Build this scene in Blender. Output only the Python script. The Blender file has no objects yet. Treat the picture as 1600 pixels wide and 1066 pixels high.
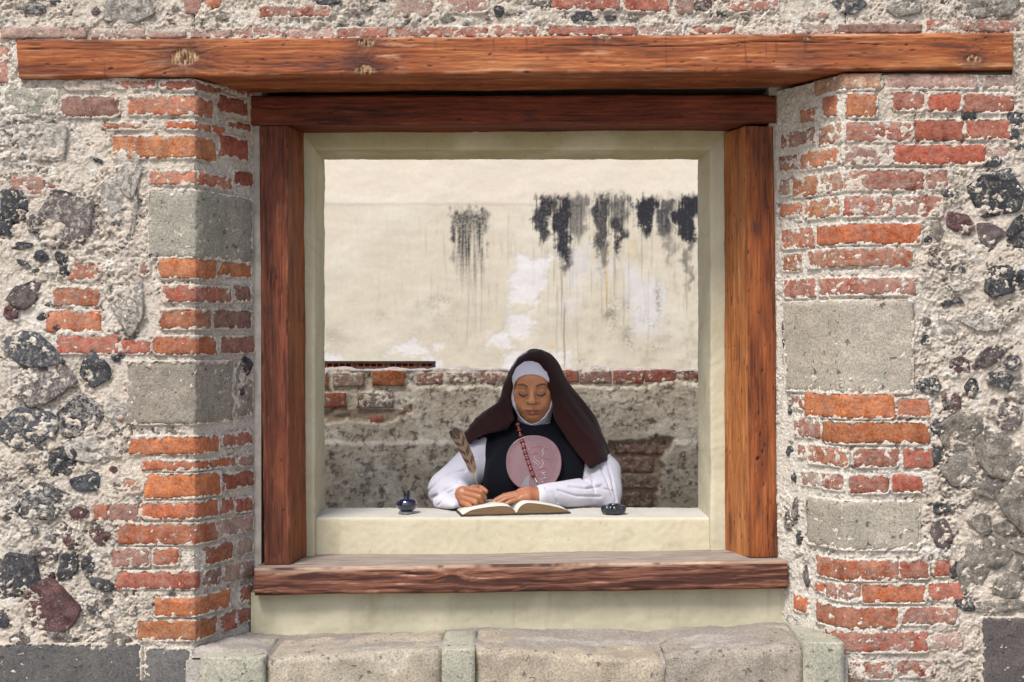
import bpy, math, random
import numpy as np

# ------------------------------------------------------------------ scene, camera, light
scene = bpy.context.scene
COL = scene.collection
CAMY, CAMZ, F = -4.5, 1.45, 2350.0
cam_data = bpy.data.cameras.new('camera')
cam = bpy.data.objects.new('camera', cam_data); COL.objects.link(cam)
cam.location = (0, CAMY, CAMZ); cam.rotation_euler = (math.radians(90), 0, 0)
cam_data.sensor_width = 36; cam_data.lens = 36 * F / 1600
cam_data.clip_start = 0.05; cam_data.clip_end = 500
scene.camera = cam

SUN_EL, SUN_AZ = math.radians(54), math.radians(28)      # azimuth: degrees to the left of straight behind the camera
world = bpy.data.worlds.new('World'); scene.world = world; world.use_nodes = True
wn = world.node_tree.nodes; wl = world.node_tree.links
bg = wn['Background']; sky = wn.new('ShaderNodeTexSky'); sky.sky_type = 'NISHITA'
sky.sun_disc = False; sky.sun_elevation = SUN_EL; sky.sun_rotation = math.radians(180) + SUN_AZ
sky.air_density = 1.0; sky.dust_density = 3.0; sky.ozone_density = 1.0
wl.new(sky.outputs[0], bg.inputs[0]); bg.inputs[1].default_value = 0.135
sun_d = bpy.data.lights.new('sun', 'SUN'); sun_d.energy = 2.4; sun_d.angle = math.radians(18); sun_d.color = (1, 0.965, 0.91)
sun = bpy.data.objects.new('sun', sun_d); COL.objects.link(sun)
sun.rotation_euler = (math.pi / 2 - SUN_EL, 0, -SUN_AZ)
sun.location = (-3, -6, 8)
vs = scene.view_settings
scene.display_settings.display_device = 'sRGB'
vs.view_transform = 'Standard'; vs.look = 'None'; vs.gamma = 1; vs.use_curve_mapping = False
vs.exposure = 0.72

rng = random.Random(7)

# ------------------------------------------------------------------ numpy noise
def _hash(ix, iy, seed):
    h = (ix.astype(np.int64) * 374761393 + iy.astype(np.int64) * 668265263 + seed * 1442695041) & 0xFFFFFFFF
    h = ((h ^ (h >> 13)) * 1274126177) & 0xFFFFFFFF
    h = ((h ^ (h >> 16)) * 2246822519) & 0xFFFFFFFF
    return (h ^ (h >> 15)) & 0xFFFFFFFF

def perlin2(x, y, seed=0):
    x = np.asarray(x, float); y = np.asarray(y, float)
    ix = np.floor(x); iy = np.floor(y); fx = x - ix; fy = y - iy
    ux = fx * fx * fx * (fx * (fx * 6 - 15) + 10); uy = fy * fy * fy * (fy * (fy * 6 - 15) + 10)
    ix = ix.astype(np.int64); iy = iy.astype(np.int64)
    def g(ax, ay, dx, dy):
        a = _hash(ax, ay, seed) * (2 * math.pi / 4294967296.0)
        return np.cos(a) * dx + np.sin(a) * dy
    n00 = g(ix, iy, fx, fy); n10 = g(ix + 1, iy, fx - 1, fy)
    n01 = g(ix, iy + 1, fx, fy - 1); n11 = g(ix + 1, iy + 1, fx - 1, fy - 1)
    a = n00 + ux * (n10 - n00); b = n01 + ux * (n11 - n01)
    return (a + uy * (b - a)) * 2.6          # roughly unit variance-ish, range about +-1.6

def fbm2(x, y, seed=0, octaves=4, gain=0.55):
    s = 0; a = 1; t = 0
    for o in range(octaves):
        s = s + a * perlin2(x * 2 ** o + 17.3 * o, y * 2 ** o - 9.1 * o, seed + o * 31); t += a * a; a *= gain
    return s / math.sqrt(t)

def perlin3(p, seed=0):                       # value noise, 3D, about +-1
    x, y, z = p[:, 0], p[:, 1], p[:, 2]
    ix = np.floor(x); iy = np.floor(y); iz = np.floor(z); fx = x - ix; fy = y - iy; fz = z - iz
    fx = fx * fx * (3 - 2 * fx); fy = fy * fy * (3 - 2 * fy); fz = fz * fz * (3 - 2 * fz)
    ix = ix.astype(np.int64); iy = iy.astype(np.int64); iz = iz.astype(np.int64)
    def v(a, b, c): return _hash(ix + a, iy + b + (iz + c) * 7919, seed) / 2147483648.0 - 1
    x00 = v(0,0,0) + fx * (v(1,0,0) - v(0,0,0)); x10 = v(0,1,0) + fx * (v(1,1,0) - v(0,1,0))
    x01 = v(0,0,1) + fx * (v(1,0,1) - v(0,0,1)); x11 = v(0,1,1) + fx * (v(1,1,1) - v(0,1,1))
    a = x00 + fy * (x10 - x00); b = x01 + fy * (x11 - x01)
    return a + fz * (b - a)

def sstep(a, b, x):
    t = np.clip((x - a) / (b - a), 0, 1); return t * t * (3 - 2 * t)
def lerp(a, b, t): return a + (b - a) * t
def mixc(c0, c1, t): return np.asarray(c0)[..., :3] * (1 - t[..., None]) + np.asarray(c1)[..., :3] * t[..., None]

# ------------------------------------------------------------------ pixels of the photo (1600 wide) to the plane at depth y
def W(px, py, y):
    d = y - CAMY
    return (px - 800) * d / F, CAMZ - (py - 533) * d / F
def P3(px, py, y):
    x, z = W(px, py, y); return np.array((x, y, z))

# ------------------------------------------------------------------ object helpers
def tag(o, label=None, cat=None, group=None, kind=None):
    if label: o['label'] = label
    if cat: o['category'] = cat
    if group: o['group'] = group
    if kind: o['kind'] = kind
    return o
def empty(name, loc, label, cat, group=None):
    o = bpy.data.objects.new(name, None); COL.objects.link(o); o.location = loc; o.empty_display_size = 0.1
    return tag(o, label, cat, group)
def wloc(o):
    v = np.array(o.location)
    while o.parent: o = o.parent; v = v + np.array(o.location)
    return v
def add(name, V, faces, mat, parent=None, col=None, smooth=True, base=None):
    """one mesh object with its origin at the middle of its foot; faces: list of tuples or an (n,4)/(n,3) array"""
    V = np.asarray(V, float)
    if base is None:
        lo, hi = V.min(0), V.max(0); base = np.array(((lo[0] + hi[0]) / 2, (lo[1] + hi[1]) / 2, lo[2]))
    me = bpy.data.meshes.new(name)
    if isinstance(faces, np.ndarray):
        n, k = faces.shape
        me.vertices.add(len(V)); me.vertices.foreach_set('co', (V - base).astype(np.float32).ravel())
        me.loops.add(n * k); me.loops.foreach_set('vertex_index', faces.astype(np.int32).ravel())
        me.polygons.add(n); me.polygons.foreach_set('loop_start', np.arange(0, n * k, k, dtype=np.int32))
        me.update(calc_edges=True)
    else:
        me.from_pydata((V - base).tolist(), [], [tuple(int(i) for i in f) for f in faces]); me.update()
    if smooth: me.shade_smooth()
    if col is not None:
        c = np.ones((len(V), 4), np.float32); c[:, :3] = np.asarray(col)[:, :3]
        at = me.color_attributes.new('Col', 'FLOAT_COLOR', 'POINT'); at.data.foreach_set('color', c.ravel())
    if mat: me.materials.append(mat)
    o = bpy.data.objects.new(name, me); COL.objects.link(o)
    if parent is not None:
        o.parent = parent; o.location = base - wloc(parent)
    else: o.location = base
    return o
def gridfaces(nv, nu, mask=None):
    idx = np.arange(nv * nu).reshape(nv, nu)
    q = np.stack([idx[:-1, :-1], idx[:-1, 1:], idx[1:, 1:], idx[1:, :-1]], -1)
    if mask is not None: q = q[mask]
    return q.reshape(-1, 4)
def compact(V, faces, *extra):
    used = np.unique(faces); m = -np.ones(len(V), np.int64); m[used] = np.arange(len(used))
    return (V[used], m[faces]) + tuple(e[used] for e in extra)
class MB:
    def __init__(self): self.V = []; self.F = []
    def quadbox(self, c8):
        b = len(self.V); self.V += [tuple(c) for c in c8]
        self.F += [tuple(b + i for i in f) for f in ((0,1,2,3),(7,6,5,4),(0,4,5,1),(1,5,6,2),(2,6,7,3),(3,7,4,0))]
        return self
    def box(self, x0, x1, y0, y1, z0, z1):
        return self.quadbox([(x0,y0,z0),(x1,y0,z0),(x1,y0,z1),(x0,y0,z1),(x0,y1,z0),(x1,y1,z0),(x1,y1,z1),(x0,y1,z1)])
    def lathe(self, prof, c, n=32):
        b = len(self.V); m = len(prof)
        for r, z in prof:
            for k in range(n):
                a = 2 * math.pi * k / n; self.V.append((c[0] + r * math.cos(a), c[1] + r * math.sin(a), c[2] + z))
        for j in range(m - 1):
            for k in range(n):
                k2 = (k + 1) % n; self.F.append((b + j*n + k, b + j*n + k2, b + (j+1)*n + k2, b + (j+1)*n + k))
        self.F.append(tuple(b + k for k in reversed(range(n)))); self.F.append(tuple(b + (m-1)*n + k for k in range(n)))
        return self
    def tube(self, pts, rad, n=10):
        pts = np.asarray(pts, float); m = len(pts)
        if np.isscalar(rad): rad = [rad] * m
        b = len(self.V); t = np.gradient(pts, axis=0); t /= np.linalg.norm(t, axis=1)[:, None] + 1e-12
        up = np.array((0.13, -1, 0.21)); 
        for i in range(m):
            u = np.cross(t[i], up); u /= np.linalg.norm(u); v = np.cross(t[i], u)
            for k in range(n):
                a = 2 * math.pi * k / n; self.V.append(tuple(pts[i] + rad[i] * (u * math.cos(a) + v * math.sin(a))))
        for j in range(m - 1):
            for k in range(n):
                k2 = (k + 1) % n; self.F.append((b + j*n + k, b + j*n + k2, b + (j+1)*n + k2, b + (j+1)*n + k))
        self.F.append(tuple(b + k for k in reversed(range(n)))); self.F.append(tuple(b + (m-1)*n + k for k in range(n)))
        return self
    def build(self, name, mat, parent=None, smooth=False, col=None, base=None):
        return add(name, np.array(self.V), self.F, mat, parent, col, smooth, base)

# ------------------------------------------------------------------ materials
def newmat(name):
    m = bpy.data.materials.new(name); m.use_nodes = True
    nt = m.node_tree; return m, nt, nt.nodes['Principled BSDF']
class NT:
    def __init__(self, nt): self.nt = nt
    def n(self, t, **kw):
        nd = self.nt.nodes.new(t)
        for k, v in kw.items(): setattr(nd, k, v)
        return nd
    def l(self, a, b): self.nt.links.new(a, b)
    def noise(self, vec, scale, detail=4, rough=0.55, dist=0):
        nd = self.n('ShaderNodeTexNoise'); nd.inputs['Scale'].default_value = scale; nd.inputs['Detail'].default_value = detail
        nd.inputs['Roughness'].default_value = rough; nd.inputs['Distortion'].default_value = dist
        if vec: self.l(vec, nd.inputs['Vector'])
        return nd.outputs[0]
    def ramp(self, fac, p0, p1, c0=(0,0,0,1), c1=(1,1,1,1)):
        nd = self.n('ShaderNodeValToRGB'); e = nd.color_ramp.elements
        e[0].position = p0; e[1].position = p1; e[0].color = c0; e[1].color = c1; self.l(fac, nd.inputs[0]); return nd.outputs[0]
    def mix(self, fac, a, b, mode='MIX'):
        nd = self.n('ShaderNodeMix', data_type='RGBA', blend_type=mode)
        for s, i in ((fac, 0), (a, 6), (b, 7)):
            if isinstance(s, (int, float)): nd.inputs[i].default_value = s
            elif isinstance(s, tuple): nd.inputs[i].default_value = s
            else: self.l(s, nd.inputs[i])
        return nd.outputs[2]
    def math(self, op, a, b=None):
        nd = self.n('ShaderNodeMath', operation=op)
        for s, i in ((a, 0), (b, 1)):
            if s is None: continue
            if isinstance(s, (int, float)): nd.inputs[i].default_value = s
            else: self.l(s, nd.inputs[i])
        return nd.outputs[0]
    def bump(self, h, strength, dist, normal=None):
        nd = self.n('ShaderNodeBump'); nd.inputs['Strength'].default_value = strength; nd.inputs['Distance'].default_value = dist
        self.l(h, nd.inputs['Height'])
        if normal: self.l(normal, nd.inputs['Normal'])
        return nd.outputs[0]
def objvec(N):
    tc = N.n('ShaderNodeTexCoord'); oi = N.n('ShaderNodeObjectInfo'); sc = N.n('ShaderNodeVectorMath', operation='ADD')
    mu = N.n('ShaderNodeMath', operation='MULTIPLY'); mu.inputs[1].default_value = 37.0
    N.l(oi.outputs['Random'], mu.inputs[0]); N.l(tc.outputs['Object'], sc.inputs[0]); N.l(mu.outputs[0], sc.inputs[1])
    return sc.outputs[0], oi
def mat_col(name, rough=0.9, scale=120, var=0.25, bump=0.3, bdist=0.004, spec=0.3, fine=True):
    """base colour from the mesh's own colour layer, with fine procedural grain and relief"""
    m, nt, b = newmat(name); N = NT(nt)
    at = N.n('ShaderNodeAttribute', attribute_name='Col'); tc = N.n('ShaderNodeTexCoord'); v = tc.outputs['Object']
    n1 = N.noise(v, scale, 6, 0.65)
    c = N.mix(1.0, at.outputs['Color'], N.ramp(n1, 0.25, 0.75, (1 - var,) * 3 + (1,), (1 + var * 0.8,) * 3 + (1,)), 'MULTIPLY')
    N.l(c, b.inputs['Base Color']); b.inputs['Roughness'].default_value = rough; b.inputs['Specular IOR Level'].default_value = spec
    h = N.noise(v, scale * 1.3, 5, 0.7)
    N.l(N.bump(h, bump, bdist), b.inputs['Normal'])
    return m
def mat_plain(name, col, rough=0.5, spec=0.5, metal=0, coat=0, bump=0, bscale=200, sheen=0, var=0.0):
    m, nt, b = newmat(name); N = NT(nt)
    b.inputs['Base Color'].default_value = tuple(col) + (1,); b.inputs['Roughness'].default_value = rough
    b.inputs['Specular IOR Level'].default_value = spec; b.inputs['Metallic'].default_value = metal; b.inputs['Coat Weight'].default_value = coat
    b.inputs['Sheen Weight'].default_value = sheen
    tc = N.n('ShaderNodeTexCoord')
    if bump: N.l(N.bump(N.noise(tc.outputs['Object'], bscale, 4, 0.6), bump, 0.002), b.inputs['Normal'])
    if var:
        n = N.noise(tc.outputs['Object'], 30, 5, 0.6)
        c = N.mix(1.0, tuple(col) + (1,), N.ramp(n, 0.25, 0.75, (1 - var,) * 3 + (1,), (1 + var,) * 3 + (1,)), 'MULTIPLY'); N.l(c, b.inputs['Base Color'])
    return m
def mat_brick():
    m, nt, b = newmat('fired_brick'); N = NT(nt); v, oi = objvec(N)
    n1 = N.noise(v, 22, 5, 0.6); n2 = N.noise(v, 130, 5, 0.65)
    c = N.mix(1.0, oi.outputs['Color'], N.ramp(n1, 0.28, 0.72, (0.55, 0.50, 0.55, 1), (1.25, 1.4, 1.5, 1)), 'MULTIPLY')
    c = N.mix(1.0, c, N.ramp(n2, 0.28, 0.68, (0.42, 0.38, 0.38, 1), (1.22, 1.22, 1.22, 1)), 'MULTIPLY')
    dust = N.noise(v, 60, 8, 0.8)
    c = N.mix(N.ramp(dust, 0.42, 0.78, (0, 0, 0, 1), (0.40, 0.40, 0.40, 1)), c, (0.46, 0.33, 0.25, 1))
    st = N.n('ShaderNodeMapping'); st.inputs['Scale'].default_value = (1, 1, 1.35); N.l(v, st.inputs[0])
    ns = N.noise(st.outputs[0], 40, 10, 0.80, 0.25)
    th = N.math('SUBTRACT', ns, N.math('SUBTRACT', 0.70, N.math('MULTIPLY', oi.outputs['Alpha'], 0.34)))
    lime = N.math('MULTIPLY', th, 8.0)
    cl = N.n('ShaderNodeClamp'); N.l(lime, cl.inputs[0])
    c2 = N.mix(N.math('MULTIPLY', cl.outputs[0], 0.85), c, (0.62, 0.56, 0.49, 1))
    wash = N.noise(v, 15, 6, 0.7)
    wf = N.math('MULTIPLY', N.ramp(wash, 0.38, 0.72), N.math('SUBTRACT', N.math('MULTIPLY', oi.outputs['Alpha'], 1.35), 0.33))
    c2 = N.mix(wf, c2, (0.52, 0.42, 0.34, 1))
    N.l(c2, b.inputs['Base Color']); b.inputs['Roughness'].default_value = 0.93; b.inputs['Specular IOR Level'].default_value = 0.2
    h = N.math('ADD', N.math('MULTIPLY', n2, 0.7), N.math('MULTIPLY', cl.outputs[0], 0.5))
    N.l(N.bump(h, 0.9, 0.006), b.inputs['Normal'])
    return m
def mat_stone():
    m, nt, b = newmat('volcanic_stone'); N = NT(nt); v, oi = objvec(N)
    n1 = N.noise(v, 26, 6, 0.62); n2 = N.noise(v, 150, 6, 0.7)
    c = N.mix(1.0, oi.outputs['Color'], N.ramp(n1, 0.3, 0.7, (0.35, 0.35, 0.37, 1), (1.7, 1.65, 1.6, 1)), 'MULTIPLY')
    c = N.mix(1.0, c, N.ramp(n2, 0.3, 0.7, (0.45, 0.45, 0.45, 1), (1.35, 1.35, 1.35, 1)), 'MULTIPLY')
    ns = N.noise(v, 60, 10, 0.85, 0.3)
    th = N.math('SUBTRACT', ns, N.math('SUBTRACT', 0.70, N.math('MULTIPLY', oi.outputs['Alpha'], 0.36)))
    cl = N.n('ShaderNodeClamp'); N.l(N.math('MULTIPLY', th, 13.0), cl.inputs[0])
    c2 = N.mix(N.math('MULTIPLY', cl.outputs[0], 0.85), c, (0.57, 0.53, 0.47, 1))
    N.l(c2, b.inputs['Base Color']); b.inputs['Roughness'].default_value = 0.85; b.inputs['Specular IOR Level'].default_value = 0.35
    h = N.math('ADD', N.math('MULTIPLY', n2, 0.9), N.math('ADD', N.math('MULTIPLY', n1, 0.8), N.math('MULTIPLY', cl.outputs[0], 0.4)))
    N.l(N.bump(h, 1.0, 0.014), b.inputs['Normal'])
    return m
def mat_block():
    m, nt, b = newmat('tuff_block'); N = NT(nt); v, oi = objvec(N)
    n1 = N.noise(v, 9, 6, 0.62); n2 = N.noise(v, 160, 5, 0.7); n3 = N.noise(v, 45, 3, 0.5)
    c = N.mix(1.0, oi.outputs['Color'], N.ramp(n1, 0.3, 0.7, (0.78, 0.78, 0.78, 1), (1.2, 1.18, 1.14, 1)), 'MULTIPLY')
    c = N.mix(1.0, c, N.ramp(n2, 0.3, 0.7, (0.52, 0.52, 0.52, 1), (1.45, 1.44, 1.42, 1)), 'MULTIPLY')
    pit = N.ramp(n3, 0.645, 0.70)
    c = N.mix(N.math('MULTIPLY', pit, 0.75), c, (0.07, 0.065, 0.06, 1))
    ns = N.noise(v, 26, 10, 0.85, 0.3)
    th = N.math('SUBTRACT', ns, N.math('SUBTRACT', 0.74, N.math('MULTIPLY', oi.outputs['Alpha'], 0.3)))
    cl = N.n('ShaderNodeClamp'); N.l(N.math('MULTIPLY', th, 9.0), cl.inputs[0])
    c = N.mix(N.math('MULTIPLY', cl.outputs[0], 0.7), c, (0.56, 0.52, 0.46, 1))
    N.l(c, b.inputs['Base Color']); b.inputs['Roughness'].default_value = 0.95; b.inputs['Specular IOR Level'].default_value = 0.2
    h = N.math('SUBTRACT', N.math('ADD', N.math('MULTIPLY', n2, 0.7), n1), pit)
    N.l(N.bump(h, 0.7, 0.005), b.inputs['Normal'])
    return m
M_BRICK, M_STONE, M_BLOCK = mat_brick(), mat_stone(), mat_block()
M_MORTAR = mat_col('lime_mortar', 0.95, 95, 0.34, 1.0, 0.010, 0.15)
M_PLASTER = mat_col('painted_plaster', 0.85, 60, 0.06, 0.25, 0.003, 0.25)
M_FAR = mat_col('stained_render', 0.95, 40, 0.07, 0.2, 0.004, 0.2)
M_OLD = mat_col('mossy_render', 0.95, 80, 0.30, 0.5, 0.003, 0.15)
def mat_wood(name, sc):
    m, nt, b = newmat(name); N = NT(nt); at = N.n('ShaderNodeAttribute', attribute_name='Col'); tc = N.n('ShaderNodeTexCoord')
    mp = N.n('ShaderNodeMapping'); mp.inputs['Scale'].default_value = sc; N.l(tc.outputs['Object'], mp.inputs[0])
    n1 = N.noise(mp.outputs[0], 1.0, 6, 0.7); n2 = N.noise(mp.outputs[0], 3.1, 4, 0.7)
    c = N.mix(1.0, at.outputs['Color'], N.ramp(n1, 0.3, 0.7, (0.52, 0.48, 0.46, 1), (1.20, 1.15, 1.10, 1)), 'MULTIPLY')
    c = N.mix(N.ramp(n2, 0.62, 0.72), c, N.mix(1.0, c, (0.22, 0.18, 0.16, 1), 'MULTIPLY'))
    N.l(c, b.inputs['Base Color']); b.inputs['Roughness'].default_value = 0.62; b.inputs['Specular IOR Level'].default_value = 0.22
    N.l(N.bump(n1, 0.6, 0.003), b.inputs['Normal']); return m
M_WOOD = mat_wood('oiled_timber', (6, 110, 110)); M_WOODV = mat_wood('oiled_timber_upright', (110, 110, 6))
M_YARD = mat_plain('pale_courtyard_paving', (0.46, 0.43, 0.38), 0.95, 0.2, bump=0.5, bscale=20, var=0.2)
M_GROUND = mat_plain('stone_paving', (0.33, 0.30, 0.26), 0.95, 0.2, bump=0.5, bscale=20, var=0.25)
# ------------------------------------------------------------------ ground
def sheet(name, x0, x1, y0, y1, z, mat, label):
    o = add(name, [(x0,y0,z),(x1,y0,z),(x1,y1,z),(x0,y1,z)], [(0,1,2,3)], mat, smooth=False)
    return tag(o, label, None, None, 'structure')
sheet('ground', -60, 60, -60, 60, 0, M_GROUND, 'warm grey paving in front of the wall')
sheet('courtyard_floor', -6, 6, 0.47, 8.8, 0.06, M_YARD, 'warm grey courtyard paving behind the window')

# ------------------------------------------------------------------ masonry wall
XL, XR = -0.948, 0.996
def _pf(A, B):
    d = np.array(B) - np.array(A); L = np.linalg.norm(d); return d / L, L
DL, LL = _pf((XL, 0), (-0.8255, 0.29)); DR, LR = _pf((XR, 0), (0.842, 0.29))
NL = np.array((DL[1], -DL[0])); NR = np.array((-DR[1], DR[0]))
def wallpos(u, z, h, side):
    """unrolled wall coordinate u (x on the front face, running on round the corner into the reveal), relief h -> world"""
    u = np.asarray(u, float); x = u.copy(); y = np.zeros_like(u); nx = np.zeros_like(u); ny = -np.ones_like(u)
    if side == 'L':
        s = u - XL; D, N, A = DL, NL, XL
    elif side == 'R':
        s = XR - u; D, N, A = DR, NR, XR
    else: return np.stack([u, -np.asarray(h, float), np.asarray(z, float)], -1)
    r = s > 0; x = np.where(r, A + D[0] * s, u); y = np.where(r, D[1] * s, 0)
    w = sstep(-0.016, 0.016, s); nx = w * N[0]; ny = -1 + w * (N[1] + 1); ln = np.sqrt(nx * nx + ny * ny); nx /= ln; ny /= ln
    g = np.exp(-(s / 0.010) ** 2) * 0.004                       # worn arris
    return np.stack([x + nx * (h - g), y + ny * (h - g), np.asarray(z, float)], -1)
def pxu(px, side):
    """photo column -> unrolled coordinate, and the depth there"""
    if side == 'L' and px > 305 or side == 'R' and px < 1320:
        A, D = ((XL, DL) if side == 'L' else (XR, DR)); dx = (px - 800) / F
        s = (A - 4.5 * dx) / (D[1] * dx - D[0]); y = D[1] * s
        return (A + s if side == 'L' else A - s), y
    return (px - 800) * 4.5 / F, 0.0

BC = dict(o=(0.385,0.092,0.030), O=(0.415,0.120,0.034), r=(0.315,0.066,0.034), d=(0.24,0.105,0.078), p=(0.38,0.225,0.175), t=(0.40,0.22,0.125), b=(0.22,0.085,0.06), g=(0.23,0.21,0.18), G=(0.315,0.285,0.24), k=(0.115,0.105,0.105))
# side, x0, x1, y0, y1 in photo pixels, colour, mortar smear, relief (mm)
BRICKS = '''
T 2 134 43 60 p 5 6|T 142 226 44 60 p 8 2|T 232 291 49 60 p 5 3|T 297 362 46 60 p 4 4|T 366 446 45 59 r 6 5|T 450 524 45 61 p 5 4|T 527 606 44 60 r 4 6|T 612 762 42 59 r 6 5|T 767 842 41 58 r 5 4|T 855 994 41 56 r 3 5|T 1000 1067 40 56 p 6 4|T 1079 1147 41 54 r 5 5|T 1153 1238 42 54 p 8 2|T 1243 1303 38 53 p 6 3
T 1309 1440 38 52 d 3 6|T 1448 1512 30 49 r 6 5|T 1514 1592 32 49 r 7 4|T 405 518 10 27 r 5 5|T 615 676 -6 25 p 5 3|T 688 762 -8 20 p 5 4|T 862 970 -10 16 r 5 5|T 975 1045 -12 18 r 3 6|T 1054 1084 -10 23 d 4 6|T 1135 1215 2 18 r 6 4|T 287 317 -14 22 d 3 7|T 320 347 -12 15 o 4 6|T 1262 1292 20 28 o 5 3|T 760 850 -30 -12 r 4 5|T 500 600 -30 -10 r 4 5|T 1230 1330 -30 -8 p 5 4|T 1180 1216 -4 16 r 6 3|T 420 500 -40 -8 d 5 4
L 180 243 126 139 r 5 4|L 100 175 128 140 p 8 2|L 250 345 126 140 r 3 5|L 352 392 130 146 r 2 4|L 95 186 152 183 d 3 5|L 200 332 150 180 o 4 6|L 341 386 152 178 r 1 6|L 160 240 193 202 o 5 3|L 256 350 189 202 o 4 5|L 355 392 191 203 r 2 5|L 176 337 213 248 O 3 7|L 343 387 214 247 r 1 6|L 158 230 261 270 p 7 3|L 234 362 268 288 o 5 6|L 364 394 268 290 r 1 6|L 18 70 275 306 r 6 4|L 75 101 282 296 r 7 2
L 248 337 404 435 O 2 8|L 343 391 411 432 O 2 7|L 255 361 447 472 r 4 7|L 367 392 447 471 d 2 5|L 250 328 484 514 o 3 8|L 333 392 485 513 d 2 5|L 239 337 526 554 o 2 8|L 344 397 526 552 d 1 5|L 108 154 410 438 o 6 4|L 83 157 450 479 o 4 5|L 72 158 486 519 o 4 6|L 88 186 523 553 r 4 6|L 188 236 531 553 r 4 5|L 218 233 405 432 d 5 3
L 203 341 683 710 O 2 8|L 347 394 676 696 r 4 5|L 222 367 721 735 o 3 7|L 372 395 712 728 p 3 5|L 226 343 742 778 O 1 10|L 193 222 748 770 o 6 4|L 347 396 738 762 r 2 6|L 147 169 789 812 o 3 6|L 170 217 787 815 d 3 6|L 221 340 785 811 o 2 8|L 344 364 778 802 r 3 5|L 367 395 778 800 r 3 5|L 185 338 819 851 o 3 9|L 344 395 808 834 p 3 5|L 175 233 857 886 d 4 6|L 238 280 857 884 o 4 6|L 319 363 850 878 o 2 7|L 368 395 842 866 p 4 4|L 181 312 893 920 r 3 7|L 318 345 890 916 d 4 5|L 349 396 880 906 p 4 5|L 242 358 934 963 O 2 8|L 374 394 916 940 r 3 5|L 215 338 970 1000 O 2 8|L 347 369 955 985 r 3 5|L 372 393 950 972 r 3 5
R 1272 1377 115 140 t 4 6|R 1388 1528 116 139 p 3 5|R 1538 1588 118 138 p 6 3|R 1286 1310 150 182 o 3 6|R 1322 1370 147 183 O 3 7|R 1394 1446 145 173 r 3 8|R 1449 1502 145 174 r 2 8|R 1504 1585 147 176 r 3 7|R 1250 1275 170 192 O 5 4|R 1320 1424 191 222 r 5 6|R 1429 1505 188 221 r 1 9|R 1508 1578 188 218 r 3 8|R 1279 1314 196 226 o 6 4|R 1220 1274 203 230 r 6 4|R 1314 1391 229 258 d 7 4|R 1395 1540 227 257 r 1 9|R 1541 1576 226 246 p 6 4|R 1250 1310 234 262 O 5 5|R 1217 1247 242 266 o 6 4
R 1317 1343 267 298 r 7 2|R 1346 1444 266 298 r 4 6|R 1445 1482 266 296 r 5 5|R 1239 1278 276 307 O 4 5|R 1281 1316 272 302 o 6 3|R 1216 1236 280 306 o 7 3|R 1316 1395 307 338 r 6 4|R 1398 1472 306 339 r 6 4|R 1258 1313 311 340 O 5 4|R 1217 1253 318 338 o 5 4|R 1277 1439 350 381 o 2 8|R 1221 1271 358 388 o 5 4|R 1262 1426 388 417 o 5 6|R 1222 1254 397 424 O 5 4|R 1280 1432 434 461 r 5 6|R 1225 1274 436 465 r 5 4
R 1258 1398 616 654 O 2 9|R 1401 1454 622 651 o 3 7|R 1237 1256 618 640 r 5 4|R 1286 1452 660 693 O 1 9|R 1241 1284 655 684 r 6 4|R 1263 1326 700 730 o 5 5|R 1331 1404 701 730 r 4 7|R 1410 1458 702 732 r 3 7|R 1247 1260 695 715 r 5 4|R 1284 1318 740 766 r 6 4|R 1326 1389 743 771 r 4 6|R 1393 1442 742 769 r 3 7|R 1252 1281 738 760 p 6 3
R 1276 1404 876 908 o 4 7|R 1406 1452 876 904 r 3 8|R 1458 1486 875 901 r 3 7|R 1290 1344 914 940 r 6 5|R 1347 1446 914 942 o 2 8|R 1451 1505 911 938 r 3 7|R 1274 1288 908 925 o 3 5|R 1276 1405 949 983 o 3 8|R 1408 1497 949 976 r 5 6|R 1290 1450 988 1019 r 5 7|R 1454 1506 990 1016 p 6 4|R 1325 1395 1034 1062 r 6 5|R 1400 1460 1033 1058 r 6 4|R 1240 1262 930 956 o 4 5|R 1325 1420 1072 1100 o 4 6|R 1425 1500 1072 1098 r 4 6|L 215 300 1110 1140 r 4 6|L 90 200 1110 1140 d 4 6
'''
BLOCKS = '''
L 233 392 298 402 G 3 9|L 200 362 566 662 G 3 9|L 366 394 566 650 g 6 4|R 1228 1426 470 614 G 2 10|R 1262 1436 784 860 G 3 9|L -60 221 1007 1100 k 2 14|L 228 300 1014 1100 k 3 12|R 1535 1690 965 1100 k 2 12|L 8 90 140 180 G 7 5|L -30 14 70 130 p 6 5
'''
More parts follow.
